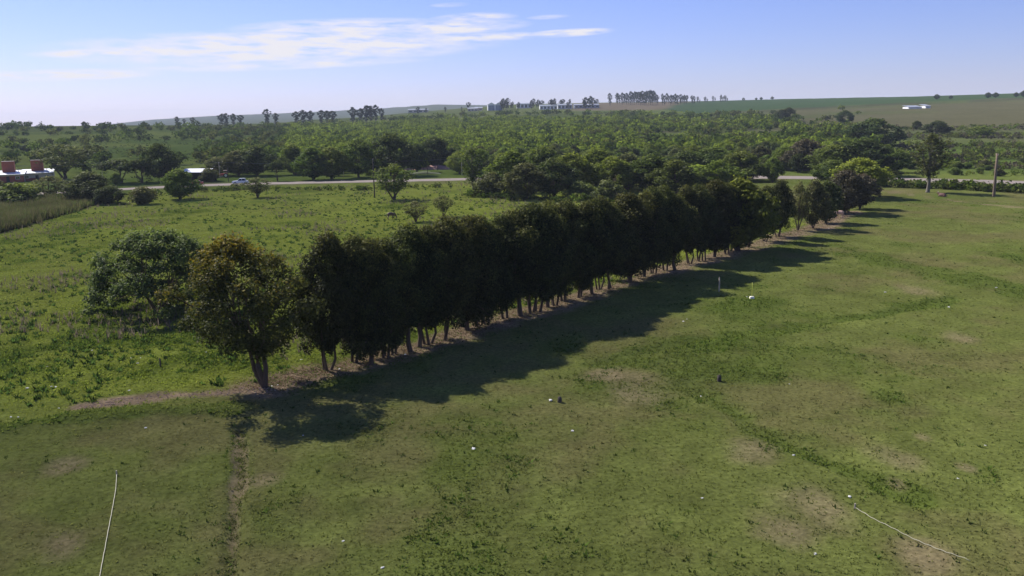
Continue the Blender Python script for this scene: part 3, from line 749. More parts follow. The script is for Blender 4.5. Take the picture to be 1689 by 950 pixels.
for px, py, top, w, k, lf, lab in NAMED:
    plant_px('shrub' if k == 'shrub' else 'tree', proto(k, (px * 7 + py) % 3), px, py, top, lab,
             'shrub' if k == 'shrub' else 'tree', width=w, leaf=lf)

# ------------------------------------------------------------------ the wood beyond the road, near trees one by one
def road_y(x):
    return np.interp(x, ROAD[:, 0], ROAD[:, 1])
def wood_points():
    out = []
    rng = random.Random(11)
    r = 290.0
    while r < 1050:
        step = 7.6 + (r - 290) * 0.007
        a = -33.0
        while a < 33:
            da = math.degrees(step / r)
            aa = a + rng.uniform(-0.45, 0.45) * da; rr = r + rng.uniform(-0.45, 0.45) * step
            a += da
            x, y = rr * math.sin(R(aa)), rr * math.cos(R(aa))
            px = 844.5 + FPX * math.tan(R(aa))
            if y < road_y(x) + 20: continue
            dn = fbm(np.array([x]), np.array([y]), 70, 3, 130)[0]
            if px < 330: p = 0.02 + (0.55 if 0.58 < dn else 0.0) * 0.45
            elif px < 480: p = 0.10 + (0.7 if 0.48 < dn else 0) * (0.35 + (px - 330) / 300)
            elif px < 1420: p = 0.92
            elif px < 1480: p = 0.45 if rr < 480 else 0.02
            else: p = 0.30 if rr < 400 else 0.012
            if 470 < px < 640 and rr < 318 : p *= 0.1
            if 640 < px < 760 and rr < 330: p = 0
            if px < 480 and rr < 335: p *= 0.12
            far_lim = np.interp(px, [0, 300, 480, 700, 900, 1100, 1300, 1430, 1700], [1000, 1000, 950, 950, 900, 850, 690, 560, 460])
            if rr > far_lim: p *= 0.03 if px > 480 else 0.25
            if 980 < px < 1290 and 520 < rr < 640 and dn > 0.36: p *= 0.12
            if rng.random() < p: out.append((rr, x, y, px, dn, rng.random()))
        r += step * 0.9
    return out
WOOD = sorted(wood_points())
def wood_kind(px, rr, dn, u):
    if px < 480: return ('dark', M_DARK) if u < 0.45 else (('olive', M_OLIVE) if u < 0.7 else ('round', M_GREEN))
    lime = (0.55 if rr > 400 else 0.35) * (1.3 if 480 < px < 900 else 0.8)
    if u < lime: return ('lime', M_LIME)
    if u < lime + 0.16: return ('round', M_GREEN)
    if u < lime + 0.30: return ('dark', M_DARK)
    if u < lime + 0.42: return ('olive', M_OLIVE)
    return ('shrub', M_LIME)
WOOD_LABEL = {'lime': 'light green tree crowded into the wood beyond the road', 'round': 'mid green tree crowded into the wood beyond the road',
              'dark': 'dark green tree crowded into the wood beyond the road', 'olive': 'olive tree crowded into the wood beyond the road',
              'shrub': 'low light green bush filling the wood beyond the road'}
N_SOLO = 290
for i, (rr, x, y, px, dn, u) in enumerate(WOOD[:N_SOLO]):
    k, lf = wood_kind(px, rr, dn, u)
    h = random.uniform(4.2, 8.2) * (0.55 if k == 'shrub' else 1.0)
    if px > 1480: k, lf = 'shrub', (M_OLIVE if u < 0.5 else M_GREEN); h = random.uniform(1.6, 3.2)
    if px < 480: h *= 0.8
    plant('bush' if k == 'shrub' else 'wood_tree', proto(k, i % 3), x, y, h,
          WOOD_LABEL[k] if 480 <= px <= 1480 else (('low rounded bush scattered on the rough slope past the hedge') if px > 1480 else {'dark': 'dark tree scattered over the green fields past the shed', 'olive': 'olive tree scattered over the green fields past the shed', 'round': 'mid green tree scattered over the green fields past the shed'}.get(k, WOOD_LABEL[k])),
          'bush' if k == 'shrub' else 'tree', ('bushes on the rough slope' if px > 1480 else ('%s trees of the wood' % k)) if px >= 480 else '%s trees of the far fields' % k, leaf=lf, wide=random.uniform(1.05, 1.55))

V_FOL = vcol_mat('leaf_mixed', translucent=0.33)
def blob_mass(name, items, seed, label, quads=70, size=0.62):
    """items: x, y, height, radius, colour -> one mesh of leaf sprays for a wood too far to count"""
    rng = np.random.default_rng(seed)
    n = len(items); A = np.array([(a[0], a[1], a[2], a[3]) for a in items]); Cc = np.array([a[4] for a in items])
    z0 = height(A[:, 0], A[:, 1])
    k = quads
    d = rng.normal(size=(n, k, 3)); d /= np.linalg.norm(d, axis=2)[..., None]
    # a few offset lobes per crown
    lob = rng.integers(0, 5, (n, k)); off = rng.normal(0, 0.34, (n, 5, 3)); o = np.take_along_axis(off, lob[..., None], 1)
    p = (o + d * rng.uniform(0.35, 0.62, (n, k, 1)))
    pos = np.empty((n, k, 3)); pos[..., 0] = A[:, None, 0] + p[..., 0] * A[:, None, 3]; pos[..., 1] = A[:, None, 1] + p[..., 1] * A[:, None, 3]
    pos[..., 2] = z0[:, None] + np.maximum(0.1, A[:, None, 2] * (0.52 + p[..., 2] * 0.5))
    nr = d * 0.8 + rng.normal(size=d.shape) * 0.6; nr[..., 2] += 0.5
    v, f = leaf_quads(pos.reshape(-1, 3), nr.reshape(-1, 3), np.repeat(np.clip(A[:, 3] * 0.19, 0.16, size * 1.5), k), rng, 0.75)
    c = Cc[:, None, :] * rng.uniform(0.6, 1.35, (n, k, 1))
    c = np.concatenate([np.repeat(c.reshape(-1, 3), 4, 0), np.ones((n * k * 4, 1))], 1)
    return tag(link(name, mesh_np(name, v, f, False, {'col': c}), V_FOL), label, None, None, 'stuff')
KC = {'lime': (0.150, 0.195, 0.024), 'round': (0.090, 0.130, 0.019), 'dark': (0.052, 0.078, 0.016), 'olive': (0.092, 0.105, 0.028), 'shrub': (0.130, 0.165, 0.024)}
items = []
for rr, x, y, px, dn, u in WOOD[N_SOLO:]:
    k, lf = wood_kind(px, rr, dn, u)
    h = random.uniform(4.0, 7.0) * (0.65 if k == 'shrub' else 1.0)
    if px > 1480: h *= 0.5; k = 'olive'
    c = np.array(KC[k]) * random.uniform(0.8, 1.2)
    items.append((x, y, h, h * random.uniform(0.7, 1.05), c))
blob_mass('far_wood', items, 3, 'dense green wood filling the low ground behind the road', 110)

# hedges and field edges far off on the left, tree belt along the foot of the far slope
def hedge_items(pts, spacing, h, cols, jit=2.5, rng=random.Random(5)):
    out = []
    P = [ground(*p)[:2] for p in pts]
    for (ax, ay), (bx, by) in zip(P[:-1], P[1:]):
        n = max(1, int(math.hypot(bx - ax, by - ay) / spacing))
        for i in range(n):
            t = (i + rng.random()) / n
            hh = h * rng.uniform(0.55, 1.25)
            c = np.array(KC[rng.choice(cols)]) * rng.uniform(0.75, 1.15)
            out.append((ax + (bx - ax) * t + rng.uniform(-jit, jit), ay + (by - ay) * t + rng.uniform(-jit, jit), hh, hh * rng.uniform(0.6, 0.9), c))
    return out
it = hedge_items([(-60, 236), (60, 236), (170, 233), (300, 231), (420, 228)], 5, 4.2, ['dark', 'dark', 'olive'], 6)
it += hedge_items([(-60, 225), (100, 223), (200, 218), (270, 215), (380, 214)], 7, 4.0, ['dark', 'olive'], 8)
it += hedge_items([(-80, 216), (50, 213), (70, 212)], 6, 6.0, ['dark'], 8)
it += hedge_items([(330, 219), (480, 212), (640, 204), (760, 198)], 6, 6.5, ['dark', 'round', 'olive'], 18)
it += hedge_items([(640, 200), (800, 191), (1000, 190), (1180, 194), (1290, 198)], 5, 6.5, ['round', 'dark', 'lime', 'olive'], 12)
it += hedge_items([(1010, 193), (1180, 199), (1300, 203)], 5, 6.0, ['round', 'dark', 'lime'], 12)
blob_mass('far_hedge', it, 8, 'dark bushy hedges dividing the distant fields', 80, 0.9)

# single trees standing out on the skyline
G_SKY = 'tall trees on the skyline'
SKY = [(1006, 169, 153), (1018, 171, 153), (1026, 171, 152), (1033, 171, 153), (1040, 170, 150), (1046, 171, 150), (1053, 170, 151), (1060, 170, 149), (1066, 170, 149),
       (1073, 170, 148), (1080, 169, 152), (1092, 170, 154), (1099, 170, 153), (1106, 170, 156), (1113, 169, 154), (1122, 168, 155), (1128, 168, 156), (1141, 168, 157), (1150, 168, 159), (1162, 167, 159),
       (1175, 167, 158), (1188, 166, 156), (1195, 166, 157), (966, 176, 160), (975, 176, 158), (984, 175, 163), (940, 178, 163), (928, 178, 163), (915, 178, 162), (910, 178, 163), (880, 180, 162), (888, 180, 164),
       (894, 180, 165), (856, 181, 168), (846, 181, 167), (838, 181, 161), (831, 181, 162), (773, 186, 168), (762, 187, 176), (735, 188, 176), (703, 190, 178), (690, 189, 176)]
SKY += [(px + 3.4, py, top + random.uniform(0, 5)) for px, py, top in SKY if 1015 < px < 1200] + [(px - 2.8, py, top + random.uniform(1, 5)) for px, py, top in SKY if 820 < px < 990]
for i, (px, py, top) in enumerate(SKY):
    x, y, z = at_dist(px, (1500 if px > 990 else 1350) + random.uniform(-60, 60))
    d = math.hypot(x, y); a, e = azel(px, top); h = max(7.0, CAM_H + d * math.tan(e) - z)
    plant('gum_tree', proto('gum', i % 5), x, y, h, 'tall bare stemmed tree of the skyline plantation above the fields' if px > 990 else 'tall dark tree among the distant white buildings',
          'tree', 'plantation trees on the skyline' if px > 990 else 'trees among the distant buildings', wide=random.uniform(0.8, 1.5) if px > 990 else random.uniform(1.0, 1.9))
for i, (px, py, top) in enumerate([(441, 200, 179), (455, 201, 186), (489, 199, 183), (500, 199, 181), (512, 198, 182), (530, 197, 181), (540, 197, 182), (550, 196, 182), (582, 195, 176),
                                  (595, 195, 178), (604, 195, 173), (612, 194, 174), (620, 194, 172), (630, 194, 178), (366, 205, 187), (374, 205, 186), (385, 205, 187), (396, 204, 189), (292, 209, 192), (318, 209, 193), (304, 209, 196)]):
    x, y, z = at_dist(px, 1050)
    d = math.hypot(x, y); a, e = azel(px, top); h = max(6.0, CAM_H + d * math.tan(e) - z)
    plant('gum_tree', proto('gum', i % 5), x, y, h, 'tall dark tree of the hazy tree line behind the wood', 'tree', 'trees of the hazy tree line', wide=random.uniform(1.3, 2.3))
FIELD_TREES = [(138, 214, 200), (172, 216, 210), (165, 207, 203), (237, 205, 200), (1254, 163, 160), (1272, 162, 159), (1246, 164, 161), (1626, 160, 152), (1638, 158, 152), (1684, 154, 149), (1542, 165, 155), (1565, 164, 157),
               (1288, 188, 180), (1300, 186, 176), (1225, 165, 161), (1672, 156, 152)]
for i, (px, py, top) in enumerate(FIELD_TREES):
    x, y, z = at_dist(px, 950 if px < 400 else (1180 if 1500 < px else (760 if py > 170 else 1650)))
    d = math.hypot(x, y); a, e = azel(px, top); h = min(12, max(3.0, CAM_H + d * math.tan(e) - z))
    plant('tree', proto('dark', i % 3), x, y, h, 'lone dark tree on the open fields of the left hill' if px < 400 else 'small dark tree dotted along the bare ridge of the right hill', 'tree',
          'trees on the left hill' if px < 400 else 'trees on the right ridge', leaf=M_DARK, wide=1.25)

# ------------------------------------------------------------------ roadside scrub, reed bed
def strip_items(pts, w, spacing, h, cols, seed, rad=0.8):
    rng = random.Random(seed); out = []
    P = [gpt(*p) for p in pts]
    for (ax, ay), (bx, by) in zip(P[:-1], P[1:]):
        L = math.hypot(bx - ax, by - ay); n = max(1, int(L * w / spacing ** 2))
        for i in range(n):
            t = rng.random(); o = rng.uniform(-w / 2, w / 2); nx, ny = -(by - ay) / L, (bx - ax) / L
            hh = h * rng.uniform(0.45, 1.3); c = np.array(cols[rng.randrange(len(cols))]) * rng.uniform(0.75, 1.25)
            out.append((ax + (bx - ax) * t + nx * o, ay + (by - ay) * t + ny * o, hh, hh * rad * rng.uniform(0.8, 1.3), c))
    return out
HD = [KC['dark'], KC['round'], KC['dark'], KC['olive']]
blob_mass('roadside_scrub', strip_items([(1440, 306), (1500, 309), (1580, 312), (1640, 315), (1720, 319)], 6.0, 1.3, 2.1, HD, 1)
          + strip_items([(400, 313), (520, 314), (620, 313), (745, 308)], 5.0, 1.9, 1.2, [KC['round'], KC['olive'], KC['shrub'], KC['dark']], 2)
          + strip_items([(190, 325), (300, 318), (400, 313)], 5.0, 1.7, 1.5, HD, 3)
          + strip_items([(1450, 288), (1560, 288), (1700, 290)], 9.0, 3.4, 1.4, [KC['olive'], KC['shrub'], KC['round']], 4)
          + strip_items([(-60, 338), (60, 332), (150, 328)], 8.0, 2.2, 2.0, HD, 6)
          + strip_items([(770, 323), (900, 330), (1020, 334), (1130, 326)], 7.0, 2.0, 1.6, HD, 7),
          21, 'low tangled bushes lining the ditch beside the gravel road', 46, 0.4)
SCRUB = [KC['olive'], KC['shrub'], KC['round'], KC['round'], (0.085, 0.075, 0.05), (0.10, 0.085, 0.055)]
blob_mass('hillfoot_scrub', strip_items([(1470, 274), (1580, 275), (1720, 277)], 24.0, 3.0, 1.9, SCRUB, 24) + strip_items([(1465, 251), (1580, 250), (1720, 250)], 34.0, 3.6, 2.4, SCRUB, 25) + strip_items([(1480, 232), (1580, 231), (1720, 231)], 50.0, 5.5, 2.2, SCRUB, 26)
          + strip_items([(1460, 262), (1580, 262), (1700, 262)], 36.0, 3.3, 2.5, [KC['olive'], KC['shrub'], KC['round'], (0.08, 0.07, 0.045)], 14)
          + strip_items([(1470, 240), (1580, 238), (1700, 240)], 44.0, 4.2, 2.3, [(0.085, 0.075, 0.05), KC['olive'], KC['shrub']], 15),
          22, 'rough low scrub covering the foot of the right hill', 46, 0.6)

def in_poly(x, y, poly):
    c = np.zeros(x.shape, bool); n = len(poly)
    for i in range(n):
        (x1, y1), (x2, y2) = poly[i], poly[(i + 1) % n]
        c ^= ((y1 > y) != (y2 > y)) & (x < (x2 - x1) * (y - y1) / (y2 - y1 + 1e-12) + x1)
    return c
def blades(x, y, z, h, w, col, per, seed, lean=0.45):
    """upright tufts: 'per' triangular blades fanning out of each point"""
    rng = np.random.default_rng(seed); n = len(x)
    a = rng.uniform(0, 2 * np.pi, (n, per)); ln = rng.uniform(0.1, lean, (n, per)); hh = h[:, None] * rng.uniform(0.6, 1.2, (n, per))
    bx = x[:, None] + np.cos(a) * w[:, None] * rng.uniform(0, 0.8, (n, per)); by = y[:, None] + np.sin(a) * w[:, None] * rng.uniform(0, 0.8, (n, per))
    side = a + np.pi / 2; ww = w[:, None] * rng.uniform(0.22, 0.5, (n, per))
    V = np.empty((n, per, 3, 3))
    V[:, :, 0] = np.stack([bx - np.cos(side) * ww, by - np.sin(side) * ww, np.broadcast_to(z[:, None], bx.shape) - 0.03], -1)
    V[:, :, 1] = np.stack([bx + np.cos(side) * ww, by + np.sin(side) * ww, np.broadcast_to(z[:, None], bx.shape) - 0.03], -1)
    V[:, :, 2] = np.stack([bx + np.cos(a) * ln * hh * 1.5, by + np.sin(a) * ln * hh * 1.5, z[:, None] + hh], -1)
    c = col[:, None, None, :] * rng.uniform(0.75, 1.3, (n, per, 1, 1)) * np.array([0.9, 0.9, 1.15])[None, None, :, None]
    C4 = np.concatenate([c, np.ones(c.shape[:-1] + (1,))], -1)
    return V.reshape(-1, 3), C4.reshape(-1, 4)
V_GRASS = vcol_mat('grass_blades', translucent=0.4)
def blade_object(name, parts, label):
    V = np.concatenate([p[0] for p in parts]); Cc = np.concatenate([p[1] for p in parts])
    F = np.arange(len(V)).reshape(-1, 3)
    return tag(link(name, mesh_np(name, V, F, False, {'col': Cc}), V_GRASS), label, None, None, 'stuff')
REED = [gpt(-60, 392), gpt(0, 385), gpt(60, 367), (gpt(130, 346)), gpt(165, 333), gpt(120, 327), gpt(0, 332), gpt(-80, 334)]
def sample(n, r0, r1, a0, a1, seed, power=1.0):
    rng = np.random.default_rng(seed)
    u = rng.random(n); r = (r0 ** (1 - power) + u * (r1 ** (1 - power) - r0 ** (1 - power))) ** (1 / (1 - power)) if power != 1 else r0 * (r1 / r0) ** u
    a = np.radians(rng.uniform(a0, a1, n))
    return r * np.sin(a), r * np.cos(a), rng
rx = np.array([p[0] for p in REED]); ry = np.array([p[1] for p in REED])
rg = np.random.default_rng(31)
X = rg.uniform(rx.min(), rx.max(), 60000); Y = rg.uniform(ry.min(), ry.max(), 60000)
k = in_poly(X + rg.normal(0, 0.7, 60000), Y + rg.normal(0, 0.7, 60000), REED); X, Y = X[k][:26000], Y[k][:26000]
c = np.array([0.085, 0.080, 0.036]) * (0.55 + 0.9 * fbm(X, Y, 8, 3, 5))[:, None]
c[rg.random(len(X)) < 0.3] *= np.array([0.75, 1.1, 0.6])
blade_object('reed_bed', [blades(X, Y, height(X, Y), rg.uniform(1.0, 2.0, len(X)) * (0.7 + 0.5 * fbm(X, Y, 6, 2, 6)), np.full(len(X), 0.28), c, 4, 32, 0.25)], 'dense brown green reed bed beside the road')

# ------------------------------------------------------------------ grass: short tufts, broad weeds, dead stalks
parts = []
X, Y, rg = sample(230000, 22, 210, -39, 39, 41, 0.6)
dirt, lush, dry, past = masks(X, Y)
keep = (rg.random(len(X)) > dirt * 0.95) & (pdist(X, Y, ROAD) > 7) & (rg.random(len(X)) < 0.35 + 0.4 * lush + 0.45 * past)
X, Y, dirt, lush, dry, past = [q[keep] for q in (X, Y, dirt, lush, dry, past)]
def mixc(a, b, t): return np.array(a) * (1 - t[:, None]) + np.array(b) * t[:, None]
col = mixc((0.128, 0.146, 0.036), (0.195, 0.232, 0.036), past); col = col + (np.array((0.16, 0.138, 0.06)) - col) * (dry * 0.6)[:, None]
col = col + (np.array((0.082, 0.122, 0.018)) - col) * (lush * 0.7)[:, None]
n = len(X); rg = np.random.default_rng(43)
clump = fbm(X, Y, 1.2, 2, 44)
hh = (0.035 + 0.04 * rg.random(n) + 0.06 * lush + 0.09 * past * clump) * rg.uniform(0.6, 1.5, n)
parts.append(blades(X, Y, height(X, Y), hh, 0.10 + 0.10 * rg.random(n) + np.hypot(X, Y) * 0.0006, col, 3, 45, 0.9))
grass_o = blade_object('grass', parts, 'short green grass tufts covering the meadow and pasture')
# broad-leaved weeds, in drifts
X, Y, rg = sample(120000, 22, 215, -39, 39, 51, 0.7)
dirt, lush, dry, past = masks(X, Y)
dr = fbm(X, Y, 2.6, 3, 52)
keep = (pdist(X, Y, ROAD) > 7) & (rg.random(len(X)) < np.clip((lush * 0.75 + past * 0.12) * sstep(0.46, 0.66, dr), 0, 1)) & (dirt < 0.6)
X, Y, past = X[keep], Y[keep], past[keep]; n = len(X); rg = np.random.default_rng(53)
col = np.array((0.050, 0.082, 0.014)) * rg.uniform(0.7, 1.6, (n, 1))
wd = rg.uniform(0.10, 0.24, n) * (1 + 0.6 * past)
p1 = blades(X, Y, height(X, Y), wd * rg.uniform(0.35, 0.8, n), wd, col, 5, 54, 1.5)
# pasture: bigger dark tussocks and pale dead stalks
X, Y, rg = sample(9500, 55, 262, -38, 8, 61, 0.35)
dirt, lush, dry, past = masks(X, Y)
keep = (past > 0.7) & (pdist(X, Y, ROAD) > 8) & (fbm(X, Y, 9, 3, 62) > 0.44); X, Y = X[keep], Y[keep]; n = len(X); rg = np.random.default_rng(63)
s = rg.uniform(0.12, 0.42, n)
p2 = blades(X, Y, height(X, Y), s, s * 0.9, np.array((0.040, 0.068, 0.014)) * rg.uniform(0.7, 1.8, (n, 1)), 10, 64, 0.9)
X, Y, rg = sample(16000, 62, 262, -38, 12, 71, 0.2)
dirt, lush, dry, past = masks(X, Y)
keep = (past > 0.7) & (pdist(X, Y, ROAD) > 8) & (fbm(X, Y, 12, 3, 72) > 0.56); X, Y = X[keep], Y[keep]; n = len(X); rg = np.random.default_rng(73)
p3 = blades(X, Y, height(X, Y), rg.uniform(0.4, 1.0, n), np.full(n, 0.10), np.array((0.155, 0.125, 0.095)) * rg.uniform(0.7, 1.2, (n, 1)), 5, 74, 0.5)
# scattered dark tussocks in the fields past the road
X, Y, rg = sample(2600, 300, 700, -33, -12, 81, 0.2)
keep = (fbm(X, Y, 25, 3, 82) > 0.5) & (Y > road_y(X) + 25); X, Y = X[keep], Y[keep]; n = len(X); rg = np.random.default_rng(83)
p4 = blades(X, Y, height(X, Y), rg.uniform(0.3, 0.8, n), rg.uniform(0.5, 1.0, n), np.array((0.035, 0.05, 0.014)) * rg.uniform(0.7, 1.5, (n, 1)), 8, 84, 0.9)
# weeds clinging to the trench and under the row
tr = TRENCH; t = np.random.default_rng(91); u = t.random(1500); seg = np.linspace(0, 1, len(tr))
X = np.interp(u, seg, tr[:, 0]) + t.normal(0, 0.17, 1500) + (vnoise(u * 14, u * 0, 5) - 0.5) * 0.5; Y = np.interp(u, seg, tr[:, 1]) + t.normal(0, 0.1, 1500)
p5 = blades(X, Y, height(X, Y), t.uniform(0.02, 0.08, 1500) * sstep(0.35, 0.6, vnoise(u * 40, u * 0 + 3, 6)) + 0.005, np.full(1500, 0.09), np.array((0.075, 0.085, 0.028)) * t.uniform(0.5, 1.7, (1500, 1)), 4, 92, 1.2)
# fallen leaves and twigs under the row
u = t.random(9000); seg = np.linspace(0, 1, len(ROWL)); X = np.interp(u, seg, ROWL[:, 0]) + t.normal(0, 1.3, 9000); Y = np.interp(u, seg, ROWL[:, 1]) + t.normal(0, 1.3, 9000)
cc = np.where((t.random(9000) < 0.55)[:, None], np.array((0.10, 0.062, 0.04)), np.array((0.24, 0.18, 0.13))) * t.uniform(0.5, 1.3, (9000, 1))
cc[t.random(9000) < 0.25] = (0.07, 0.10, 0.02)
p6 = blades(X, Y, height(X, Y), t.uniform(0.03, 0.12, 9000), t.uniform(0.06, 0.2, 9000), cc, 3, 96, 2.2)
# lone dark rosettes dotted over the mown turf
X, Y, rg = sample(3600, 23, 170, -39, 39, 101, 0.6); dirt, lush, dry, past = masks(X, Y); k = (past < 0.3) & (fbm(X, Y, 5, 2, 102) > 0.42); X, Y = X[k], Y[k]; n = len(X); w_ = rg.uniform(0.06, 0.2, n)
p7 = blades(X, Y, height(X, Y), w_ * rg.uniform(0.4, 0.9, n), w_, np.array((0.042, 0.066, 0.014)) * rg.uniform(0.6, 1.5, (n, 1)), 7, 103, 1.4)
blade_object('weeds', [p7, p6, p1, p2, p3, p4, p5], 'dark leafy weeds and dead stalks growing through the grass')

# ------------------------------------------------------------------ buildings
WHITE_METAL = paint('white_roof_metal', (0.62, 0.63, 0.66), 0.45, 0.0, 0.12, 0.8)
BRICK = paint('red_brick', (0.30, 0.085, 0.055), 0.85, 0, 0.25, 2.5)
PLASTER = paint('beige_plaster', (0.42, 0.35, 0.29), 0.85, 0, 0.15, 1.2)
DARKWOOD = paint('dark_boards', (0.045, 0.04, 0.04), 0.8, 0, 0.3, 1.5)
GLASSY = paint('dark_glass', (0.02, 0.025, 0.03), 0.1, 0, 0.1, 1.0, 0.6)
WHITEW = paint('white_wall', (0.70, 0.70, 0.72), 0.7, 0, 0.08, 0.3)
BLUEW = paint('blue_grey_panel', (0.15, 0.18, 0.26), 0.6, 0, 0.15, 0.3)
TIMBER = bark_mat('pole_timber', (0.16, 0.12, 0.09))
TIMBER_PALE = bark_mat('pole_pale', (0.36, 0.31, 0.25))
TIMBER_DARK = bark_mat('pole_dark', (0.06, 0.05, 0.045))
IRON = paint('galvanised_iron', (0.25, 0.26, 0.27), 0.5, 0.6, 0.15, 2)
PORC = paint('porcelain', (0.5, 0.45, 0.4), 0.3)

DULL_ROOF = paint('dull_roof', (0.24, 0.26, 0.31), 0.6, 0, 0.2, 0.3)
def ridge_roof(mb, x0, x1, y0, y1, z, rise, thick=0.12):
    """single-pitch roof sheet falling towards -y"""
    mb.loft([[(x0, y0, z), (x0, y1, z + rise), (x0, y1, z + rise + thick), (x0, y0, z + thick)], [(x1, y0, z), (x1, y1, z + rise), (x1, y1, z + rise + thick), (x1, y0, z + thick)]])
    return mb
def terraced_house(px, py, rz, label, brick_front):
    x, y, z = ground(px, py)
    o = empty('terraced_house', (x, y, z - 0.05), rz, label, 'house', 'low houses by the road')
    w, d, h = 10.0, 9.0, 2.7
    wall = MB().box(-w / 2, w / 2, 0, d, 0, h).build('wall', PLASTER, o)
    MB().box(-w / 2 + 0.1, w / 2 - 0.1, -0.06, 0.0 - 0.003, 0, 1.1 if not brick_front else 2.2).build('brick_skirting', BRICK, wall)
    r = ridge_roof(MB(), -w / 2 - 0.35, w / 2 + 0.3, -0.9, d + 0.4, h + 0.003, 0.95).build('roof', WHITE_METAL, o)
    for k in range(11):
        xx = -w / 2 - 0.25 + k * 1.02
        MB().loft([[(xx, -0.9, h + 0.126), (xx + 0.06, -0.9, h + 0.126), (xx + 0.06, -0.9, h + 0.17), (xx, -0.9, h + 0.17)],
                   [(xx, d + 0.4, h + 1.076), (xx + 0.06, d + 0.4, h + 1.076), (xx + 0.06, d + 0.4, h + 1.12), (xx, d + 0.4, h + 1.12)]]).build('roof_seam', WHITE_METAL, r)
    t = MB().box(-1.9, 1.9, 4.2, 7.4, h + 0.4, h + 4.3).build('tank_tower', BRICK, o)
    MB().box(-2.0, 2.0, 4.1, 7.5, h + 4.303, h + 4.45).build('tower_cap', paint('tower_cap', (0.13, 0.09, 0.085), 0.8), t)
    MB().box(-0.5, 0.5, -0.09, -0.063, 0.02, 2.05).build('door', DARKWOOD, o)
    for xx in (-3.2, 3.0):
        wn_ = MB().box(xx - 0.7, xx + 0.7, -0.10, -0.063, 1.0, 2.0).build('window', WHITEW, o)
        MB().box(xx - 0.6, xx + 0.6, -0.12, -0.103, 1.08, 1.92).build('pane', GLASSY, wn_)
    MB().tube([(2.9, 5.5, h + 0.4), (2.9, 5.5, h + 1.8)], 0.09, 8).build('vent_pipe', IRON, o)
terraced_house(-32, 303, 0.42, 'low house with brick tank tower farthest from the open olive tree', True)
terraced_house(14, 301, 0.42, 'middle low house with brick tank tower and white metal roof', True)
terraced_house(62, 298, 0.42, 'low white roofed house with brick tank tower next to the olive tree', False)

def shed(px, py):
    x, y, z = ground(px, py)
    o = empty('shed', (x, y, z), -0.12, 'open shed with white metal roof and dark interior beside the road', 'shed')
    w, d, h = 9.0, 6.0, 3.1
    MB().box(-w / 2, w / 2, d - 0.12, d, 0, h + 0.5).build('back_wall', DARKWOOD, o)
    for sx in (-1, 1): MB().box(sx * w / 2 - (0.12 if sx > 0 else 0), sx * w / 2 + (0 if sx > 0 else 0.12), 0.1, d - 0.123, 0, h).build('side_wall', DARKWOOD, o)
    for xx in (-4.3, -1.5, 1.5, 4.3): MB().box(xx - 0.08, xx + 0.08, 0.0, 0.09, 0, h).build('post', TIMBER, o)
    ridge_roof(MB(), -w / 2 - 0.4, w / 2 + 0.4, -0.8, 3.2, h + 0.01, 1.0).build('front_roof', WHITE_METAL, o)
    b = MB(); b.loft([[(-w / 2 - 0.4, 3.2, h + 1.01), (-w / 2 - 0.4, d + 0.6, h + 0.45), (-w / 2 - 0.4, d + 0.6, h + 0.57), (-w / 2 - 0.4, 3.2, h + 1.13)],
                      [(w / 2 + 0.4, 3.2, h + 1.01), (w / 2 + 0.4, d + 0.6, h + 0.45), (w / 2 + 0.4, d + 0.6, h + 0.57), (w / 2 + 0.4, 3.2, h + 1.13)]]).build('rear_roof', paint('rust_red_roof', (0.25, 0.09, 0.09), 0.6), o)
shed(323, 300)

def hall(px, dist):
    x, y, z = at_dist(px, dist)
    o = empty('hall', (x, y, z), 0.05, 'distant white hall with twin gables and big dark doors', 'building')
    w = 11.0
    for k in (0, 1):
        x0 = -w + k * w
        prof = [(x0 + 0.1, 0), (x0 + w - 0.1, 0), (x0 + w - 0.1, 8.5), (x0 + w / 2, 11.5), (x0 + 0.1, 8.5)]
        MB().prism(prof, 0, 26).build('gabled_bay', WHITEW, o)
        dr_ = MB().box(x0 + 1.4, x0 + w - 1.4, -0.25, -0.003, 0, 7.6).build('door', BLUEW, o)
        for q in range(1, 4): MB().box(x0 + 1.4 + q * (w - 2.8) / 4 - 0.12, x0 + 1.4 + q * (w - 2.8) / 4 + 0.12, -0.4, -0.253, 0, 7.6).build('door_bar', WHITEW, dr_)
        MB().prism([(x0 - 0.2, 8.3), (x0 + w / 2, 11.55), (x0 + w + 0.2, 8.3), (x0 + w + 0.2, 8.6), (x0 + w / 2, 11.9), (x0 - 0.2, 8.6)], -0.6, 26.4).build('roof', WHITE_METAL, o)
    for k in range(6): MB().box(w, w + 0.08, 3 + k * 4, 5.4 + k * 4, 3, 5).build('window', GLASSY, o)
hall(817, 1300)
def low_block(px, dist, w, h, label, wallm, bays):
    x, y, z = at_dist(px, dist)
    o = empty('low_building', (x, y, z), 0.04, label, 'building')
    MB().box(-w / 2, w / 2, 0, 12, 0, h).build('wall', wallm, o)
    ridge_roof(MB(), -w / 2 - 0.5, w / 2 + 0.5, -0.6, 12.5, h + 0.003, 1.4, 0.2).build('roof', DULL_ROOF, o)
    for k in range(bays):
        xx = -w / 2 + (k + 0.5) * w / bays
        f = MB().box(xx - w / bays * 0.36, xx + w / bays * 0.36, -0.12, -0.003, 0.6, h - 0.9).build('window', WHITEW, o)
        MB().box(xx - w / bays * 0.32, xx + w / bays * 0.32, -0.2, -0.123, 0.9, h - 1.2).build('pane', GLASSY, f)
low_block(905, 1290, 26, 5.5, 'long low white building with dark window bays among the far trees', WHITEW, 5)
low_block(932, 1310, 22, 6.0, 'low white block beside the long low building', WHITEW, 4)
low_block(968, 1330, 38, 5.0, 'long blue grey shed at the end of the distant buildings', BLUEW, 6)
low_block(780, 1320, 15, 4.0, 'small pale house left of the twin gabled hall', PLASTER, 3)
